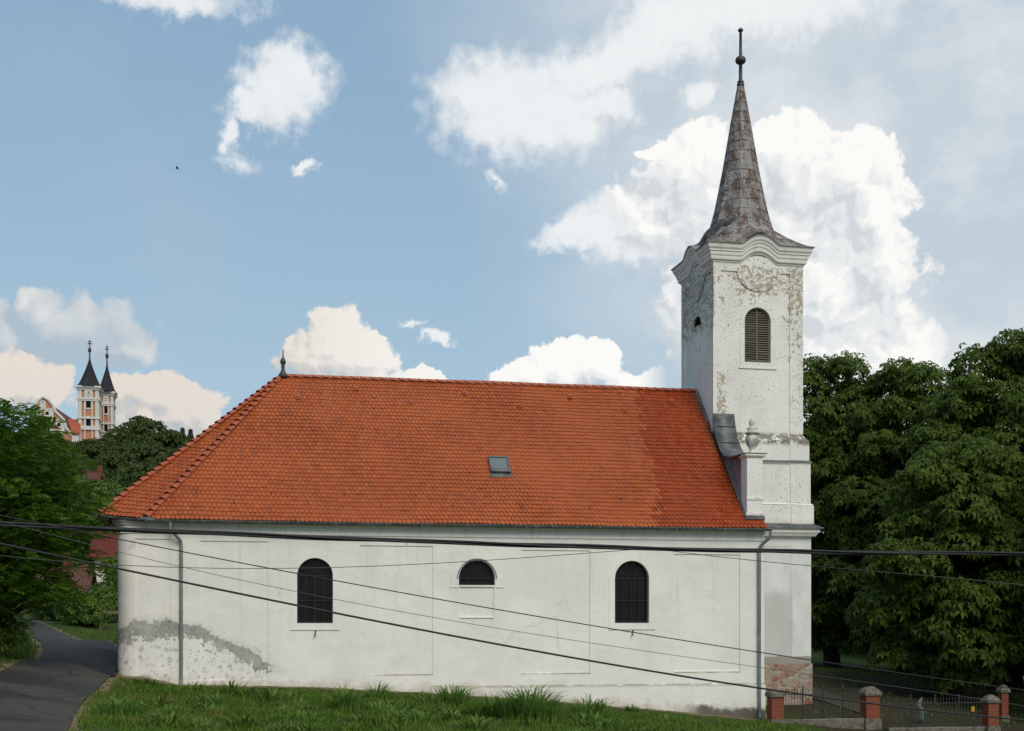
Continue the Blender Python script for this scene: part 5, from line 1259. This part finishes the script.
# ------------------------------------------------------------------ twin-towered abbey church on the hill
AD = 345.0; pA = on_y(89, 440, AD); AG = thing('abbey_church', 'distant orange and white twin towered church on the wooded hill', 'church', (pA.x, AD, hz(pA.x, AD)))
S = (pA.x * FW[0] + AD * FW[1]) / F_PX
def ax(px): return on_y(px, 440, AD).x
def az_(py): return (HZ - py) * S
def abbey_tower(px0, px1, Yf, dep, ybase, ycor, ytip, yrod, first):
    k = Yf / AD
    x0, x1 = on_y(px0, 440, Yf).x, on_y(px1, 440, Yf).x; zc = az_(ycor) * k; zb = hz(x0, Yf) - 2; wd = x1 - x0; y1 = Yf + dep; cx, cy = (x0 + x1) / 2, (Yf + y1) / 2
    m = MB(); m.box(x0, x1, Yf, y1, zb, zc); tb = m.build('tower', M_ABBEY_O, AG)
    m = MB(); pw = wd * .115
    for (a, b) in ((x0 - .05, x0 + pw * 1.25), (x1 - pw * 1.25, x1 + .05), (x0 + wd * .27, x0 + wd * .33), (x1 - wd * .33, x1 - wd * .27)):
        m.box(a, b, Yf - .25, Yf + .0, zb, zc - .05)
    for (a, b) in ((Yf, Yf + 1.0), (y1 - 1.0, y1)):
        m.box(x1, x1 + .25, a, b, zb, zc - .05); m.box(x0 - .25, x0, a, b, zb, zc - .05)
    m.build('pilasters', M_ABBEY_W, tb)
    for (zz_, hh, e) in ((az_(ycor + 33) * k, .5, .42), (az_(ycor + 44) * k, 1.0, .40)): m = MB(); m.box(x0 - e, x1 + e, Yf - e, y1 + e, zz_, zz_ + hh); m.build('string_course', M_ABBEY_W, tb)
    m = MB()
    for (zz_, hh, e) in ((zc - .5, .5, .75), (zc - 1.0, .5, .45), (zc - 3.4, .5, .45), (zc - 3.4 - .35, .35, .35)): m.box(x0 - e, x1 + e, Yf - e, y1 + e, zz_, zz_ + hh)
    m.box(x0 + wd * .3, x1 - wd * .3, Yf - .34, Yf - .26, zc - 3.0, zc - .9)
    m.build('entablature', M_ABBEY_W, tb)
    for yy in (ycor + 17.5, ycor + 36):
        z0 = az_(yy + 4.4) * k; z1 = az_(yy - 2.6) * k; hw = wd * .13
        m = MB(); m.plate(arch(cx - hw * 1.5, cx + hw * 1.5, z0 - .35, z1), [arch(cx - hw, cx + hw, z0, z1)], Yf - .2, Yf + .02); m.plate(arch(cy - .9, cy + .9, z0 - .35, z1), [arch(cy - .6, cy + .6, z0, z1)], 0, .2, (x1 + .2, 0, 0), (0, 1, 0), (0, 0, 1), (-1, 0, 0)); wnd = m.build('window', M_ABBEY_W, tb)
        m = MB(); m.plate(arch(cx - hw - .02, cx + hw + .02, z0 - .02, z1), [], Yf - .05, Yf - .04); m.build('pane', M_DARK, wnd); m = MB(); m.plate(arch(cy - .62, cy + .62, z0, z1), [], 0, .01, (x1 + .05, 0, 0), (0, 1, 0), (0, 0, 1), (-1, 0, 0)); m.build('pane', M_DARK, wnd)
    ck = MB(); r_ = wd * .15
    ck.add([(cx + r_ * math.cos(2 * math.pi * q / 20), Yf - .47, zc - 1.9 + r_ * math.sin(2 * math.pi * q / 20)) for q in range(20)] + [(cx + r_ * math.cos(2 * math.pi * q / 20), Yf - .1, zc - 1.9 + r_ * math.sin(2 * math.pi * q / 20)) for q in range(20)], [tuple(range(20))] + [(q, (q + 1) % 20, 20 + (q + 1) % 20, 20 + q) for q in range(20)])
    ck.mi = 1; ck.box(cx - .07, cx + .07, Yf - .53, Yf - .475, zc - 1.95, zc - 1.9 + r_ * .8); ck.box(cx - .08, cx + r_ * .5, Yf - .53, Yf - .476, zc - 1.98, zc - 1.84); ck.build('clock', [M_ABBEY_W, M_DARK], tb)
    m = MB(); zt = az_(ytip) * k; e0 = wd / 2 + .95; v = []; prof_ = [(0, e0), (.05, e0 * .88), (.14, e0 * .74), (.3, e0 * .57), (.55, e0 * .355), (.8, e0 * .16), (1, .12)]
    for (f, r_) in prof_:
        for q in range(8):
            a_ = math.pi / 8 + q * math.pi / 4; sq = 1.0 / max(abs(math.cos(a_)), abs(math.sin(a_))); rr_ = r_ * (sq * (1 - min(1, f * 4)) * 1.0 + 1.08 * min(1, f * 4)); v.append((cx + rr_ * math.cos(a_), cy + rr_ * dep / wd * math.sin(a_), zc + (zt - zc) * f))
    m.add(v, [(i * 8 + q, i * 8 + (q + 1) % 8, (i + 1) * 8 + (q + 1) % 8, (i + 1) * 8 + q) for i in range(len(prof_) - 1) for q in range(8)] + [tuple(7 - q for q in range(8))]); m.build('spire', M_SLATE, tb)
    m = MB(); zr = az_(yrod) * k; h = zr - zt
    m.lathe([(.22, -.5), (.16, h * .30), (.36, h * .38), (.45, h * .46), (.34, h * .54), (.14, h * .60), (.1, h * 1.0)], cx, cy, 10, zt); m.box(cx - .5, cx + .5, cy - .07, cy + .07, zt + h * .76, zt + h * .82); m.box(cx - .34, cx + .34, cy - .07, cy + .07, zt + h * .88, zt + h * .93); m.build('cross_finial', M_BLACKMETAL, tb)
abbey_tower(79, 98, AD, 5.4, 445, 386, 356.5, 337.5, True)
abbey_tower(99.5, 112.5, AD + 12, 5.4, 445, 391, 362, 342.5, False)
# nave, its baroque gable front and side roof
zb = hz(ax(50), AD) - 3
gy_ = AD - 2
gable_o = [(ax(36), zb), (ax(73), zb), (ax(73), az_(438)), (ax(70), az_(433)), (ax(67), az_(430)), (ax(65), az_(422)), (ax(61), az_(418)), (ax(56.5), az_(414)), (ax(54), az_(408)), (ax(50), az_(403)), (ax(44.5), az_(400)), (ax(39.5), az_(403.5)), (ax(37), az_(408)), (ax(36), az_(412))]
m = MB(); m.plate(gable_o, [], gy_, gy_ + 1.2); m.box(ax(38), ax(78), gy_ + 1.2, gy_ + 26, zb, az_(432)); gbl = m.build('nave_front', M_ABBEY_O, AG)
m = MB()
inner = [(a * .9 + ax(50) * .1 if b > az_(436) else a, b - .45 if b > az_(436) else b) for a, b in gable_o]
m.tube([(a, gy_ - .12, b) for a, b in gable_o[2:]], .38, 6)
for yy in (412.5, 423, 433): m.box(ax(36), ax(66 if yy > 415 else 55), gy_ - .3, gy_, az_(yy), az_(yy - 1.3))
for pxa in (36, 51, 62): m.box(ax(pxa), ax(pxa + 3.6), gy_ - .22, gy_, zb, az_(402 if pxa == 51 and False else 411 if pxa < 60 else 424))
m.build('white_bands', M_ABBEY_W, gbl)
for (pxc, pyc, arched) in ((44, 406.5, True), (39.6, 416, False), (48.4, 416, False), (60, 427, False), (44, 428, True)):
    m = MB(); cx_, cz_ = ax(pxc), az_(pyc); r_ = .42
    m.plate(arch(cx_ - .75, cx_ + .75, cz_ - (1.1 if arched else .75), cz_ + .1), [arch(cx_ - r_, cx_ + r_, cz_ - (.7 if arched else .4), cz_ + .05)], gy_ - .35, gy_); wnd = m.build('window', M_ABBEY_W, gbl)
    m = MB(); m.plate(arch(cx_ - r_ - .02, cx_ + r_ + .02, cz_ - .72 if arched else cz_ - .42, cz_ + .05), [], gy_ - .2, gy_ - .19); m.build('pane', M_ABBEY_W if arched and pyc < 410 else M_DARK, wnd)
m = MB(); ym_ = gy_ + 13
v = [(ax(44.5), gy_ + 1.0, az_(402)), (ax(62), gy_ + 34, az_(402) - .5), (ax(80), gy_ + 34, az_(434)), (ax(73), gy_ + 1.0, az_(436)), (ax(36), gy_ + 1, az_(436)), (ax(44), gy_ + 34, az_(434))]
m.add(v + [(a, b, c - .5) for a, b, c in v], [(0, 3, 2, 1), (0, 1, 5, 4), (6, 9, 8, 7), (6, 7, 11, 10), (0, 6, 9, 3), (3, 9, 8, 2)])
rfa = m.build('nave_roof', M_PLUMROOF, AG)
m = MB()
for (f, g_) in ((.35, .42), (.55, .55), (.3, .7)):
    a_ = Vector(v[0]).lerp(Vector(v[1]), f); b_ = Vector(v[3]).lerp(Vector(v[2]), f); c_ = a_.lerp(b_, g_); m.obox(c_ + Vector((.3, -.1, .5)), (1, 0, 0), (0, 1, 0), (0, 0, 1), .5, .5, .35)
m.build('roof_dormers', M_PLUMROOF, rfa)
m = MB(); v = [(ax(67), gy_ + 3, az_(419)), (ax(80), gy_ + 3, az_(419)), (ax(82), gy_ - 1.0, az_(434)), (ax(73), gy_ - 1.0, az_(434))]
m.add(v + [(a, b, c - .5) for a, b, c in v], [(0, 3, 2, 1), (4, 5, 6, 7), (0, 1, 5, 4), (1, 2, 6, 5), (2, 3, 7, 6), (3, 0, 4, 7)]); m.build('aisle_roof', M_REDROOF if False else M_RIDGE, AG)
m = MB(); m.box(ax(73), ax(80), gy_ - .6, gy_ + 3, zb, az_(434)); m.build('aisle_wall', M_ABBEY_W, AG)

# ------------------------------------------------------------------ grass
def turf(n, xr, yr, hmin, hmax, seed, wd=.016):
    r = np.random.default_rng(seed); x = r.uniform(*xr, n); y = r.uniform(*yr, n)
    d = np.minimum(dist_line(rl, x, y), dist_line(rr, x, y)); ok = ~inside(road_poly, x, y) & (d > .35 + r.uniform(-.3, .35, n))
    foot = np.where((x > -5) & (x < 21.3), 49.9 - y, 9); ok &= foot > .55 + r.uniform(-.35, .6, n) + np.where(x > 3, .35, -.1) + np.where(x > 8, .45, 0)
    patch = np.sin(x * .9 + np.sin(y * .7) * 2) * np.cos(y * 1.1 + np.sin(x * .6) * 1.7) + .5 * np.sin(x * 2.7 + y * 1.9) * np.cos(x * 1.6 - y * 3.1)
    ok &= patch > (-1.0 if hmax < .3 else .25) + r.uniform(-.3, .3, n)
    x, y, patch, foot = x[ok], y[ok], patch[ok], foot[ok]; z = np.concatenate([hgt(x[i:i + 20000], y[i:i + 20000]) for i in range(0, len(x), 20000)]); n = len(x)
    h = r.uniform(hmin, hmax, n) * (1 + .6 * np.clip(patch, -1, 1)) * np.clip(.22 + foot * .17, .22, 1); a = r.uniform(0, 2 * math.pi, n); ln = r.uniform(.15, .8, n) * h; b = r.uniform(0, 2 * math.pi, n)
    w_ = wd * r.uniform(.6, 1.5, n); P = np.stack([x, y, z - .02], -1); s = np.stack([np.cos(a), np.sin(a), 0 * a], -1) * w_[:, None]; l = np.stack([np.cos(b) * ln, np.sin(b) * ln, h], -1)
    m1 = P + l * np.array([.35, .35, .6]); V = np.stack([P - s, P + s, m1 + s * .8, P + l, m1 - s * .8], 1)
    base = np.arange(n)[:, None] * 5; Q = np.concatenate([base + np.array([[0, 1, 2, 4]]), ], 0); T = base + np.array([[4, 2, 3, 3]])
    return V.reshape(-1, 3), np.concatenate([base + np.array([[0, 1, 2, 4]])]), base + np.array([[4, 2, 3]])
def grass_obj(specs, name, label):
    VV, QQ, TT = [], [], []; o = 0
    for sp in specs:
        V, Q, T = turf(*sp); VV.append(V); QQ.append(Q + o); TT.append(T + o); o += len(V)
    V = np.concatenate(VV); Q = np.concatenate(QQ); T = np.concatenate(TT)
    me = bpy.data.meshes.new(name); ob = bpy.data.objects.new(name, me); me.vertices.add(len(V)); me.vertices.foreach_set('co', V.astype(np.float32).ravel())
    me.loops.add(Q.size + T.size); me.loops.foreach_set('vertex_index', np.concatenate([Q.ravel(), T.ravel()]).astype(np.int32)); me.polygons.add(len(Q) + len(T))
    ls_ = np.concatenate([np.arange(len(Q)) * 4, Q.size + np.arange(len(T)) * 3]); me.polygons.foreach_set('loop_start', ls_.astype(np.int32)); me.polygons.foreach_set('loop_total', np.concatenate([np.full(len(Q), 4), np.full(len(T), 3)]).astype(np.int32))
    me.materials.append(M_GRASS); me.update(calc_edges=True); C.objects.link(ob); return tag(ob, label, 'grass', kind='stuff')
grass_obj([(7000, (-8, 21.0), (30, 48.5), .22, .46, 9, .011), (160000, (-8.5, 21.5), (30, 49.8), .05, .22, 1, .013), (14000, (-22, -5), (36, 66), .08, .22, 2, .02), (9000, (-9, 3), (52, 76), .05, .14, 3, .02), (9000, (22, 46), (49, 76), .05, .14, 4, .02)], 'grass', 'uneven green grass on the bank before the church and the verges')
def clump(label, px, py, Y, h, n, spread, seed, matl=M_TALL, group=None, name='grass_tuft', wd=.022):
    x = on_y(px, py, Y).x; y = Y; g = hz(x, y); rd = random.Random(seed); V = []; F = []
    for i in range(n):
        a = rd.uniform(0, 2 * math.pi); q = spread * rd.random() ** .7; bx, by = x + q * math.cos(a), y + q * math.sin(a) * .7; bz = hz(bx, by) if i % 6 == 0 else g
        hh = h * rd.uniform(.45, 1.1) * (1 - .35 * q / spread); a2 = a + rd.uniform(-1.1, 1.1); ln = hh * rd.uniform(.25, 1.0); s = Vector((math.cos(a2 + 1.57), math.sin(a2 + 1.57), 0)) * wd * rd.uniform(.7, 1.4); o = len(V)
        for k in range(5):
            f = k / 4; c = Vector((bx + math.cos(a2) * ln * f * f, by + math.sin(a2) * ln * f * f, bz - .05 + hh * (1.25 * f - .45 * f * f * f))); ww = 1 - .88 * f * f; V += [c - s * ww, c + s * ww]
        F += [(o + 2 * k, o + 2 * k + 1, o + 2 * k + 3, o + 2 * k + 2) for k in range(4)]
    m = MB(); m.add(V, F); return tag(m.build(name, matl, org=(x, y, g)), label, 'grass tuft', group)
for args in [('largest tuft of tall grass, below the wall between the last two arched windows', 530, 722, 41.0, 1.65, 560, .90, 1), ('second large grass tuft touching the left side of the largest tuft', 492, 716, 42.0, 1.1, 240, .7, 9), ('grass tuft right of the largest tuft', 590, 712, 43.5, 1.15, 240, .7, 2),
             ('grass tuft under the plain wall panel near the left arched window', 345, 716, 42.5, 1.1, 170, .45, 3), ('grass tuft below the small half-round window', 452, 706, 45, 1.15, 240, .6, 4), ('grass tuft at the foot of the second panel', 378, 700, 46.5, .9, 120, .4, 5),
             ('pale grass tuft near the lane at the left of the bank', 118, 722, 37.0, .75, 190, .6, 6), ('pale sprig of grass left of the downpipe foot', 215, 708, 42, .75, 110, .4, 7), ('grass tuft at the right end of the bank', 668, 722, 44, .55, 150, .5, 8), ('grass tuft at the bottom edge under the first arched window', 300, 726, 38, .6, 150, .6, 10), ('grass tuft at the bottom edge under the half-round window', 420, 727, 39.5, .6, 150, .6, 11)]: clump(*args)
protos = [clump('small tuft of longer grass scattered over the bank before the church', 260 + 10 * i, 715, 42, .42, 60, .30, 30 + i, [M_TALL, M_GRASS, M_SHRUB][i], 'small grass tufts on the bank', 'grass_tuft', .02) for i in range(3)]
for i in range(110):
    o = protos[i % 3].copy(); C.objects.link(o); yy = random.uniform(34, 47.5); xx = random.uniform(-3.5, 17.5)
    if yy > 44 and xx > 9: yy -= 5
    o.location = (xx, yy, hz(xx, yy)); k_s = random.choice((random.uniform(.6, 1.5), random.uniform(1.3, 2.3))); o.scale = (k_s, k_s, k_s * random.uniform(.7, 1.2)); o.rotation_euler = (0, 0, random.uniform(0, 6.28))
clump('small leafy weed by the wall foot under the last window', 632, 706, 48.2, .42, 70, .28, 12, M_SHRUB)

# ------------------------------------------------------------------ bird
p = on_y(177, 168.5, 110); bd = MB()
bd.tube([p + Vector((-.24, 0, .06)), p + Vector((-.16, 0, .05)), p, p + Vector((.14, 0, -.06)), p + Vector((.30, 0, -.12))], [.01, .05, .075, .05, .012], 8)
for s in (-1, 1): bd.add([p + Vector((-.08, s * .04, .03)), p + Vector((.10, s * .04, 0)), p + Vector((.22 if s > 0 else .16, s * .30, .14)), p + Vector((-.10 + .1 * (s > 0), s * .42, .16)), p + Vector((-.08, s * .04, .01)), p + Vector((.10, s * .04, -.02)), p + Vector((.22 if s > 0 else .16, s * .30, .13)), p + Vector((-.10 + .1 * (s > 0), s * .42, .15))], [(0, 1, 2, 3), (7, 6, 5, 4), (0, 4, 5, 1), (1, 5, 6, 2), (2, 6, 7, 3), (3, 7, 4, 0)])
bd.v = [tuple(p + (Vector(q) - p) * .62) for q in bd.v]
tag(bd.build('bird', M_BIRD, org=p), 'small dark bird flying alone in the blue sky', 'bird')
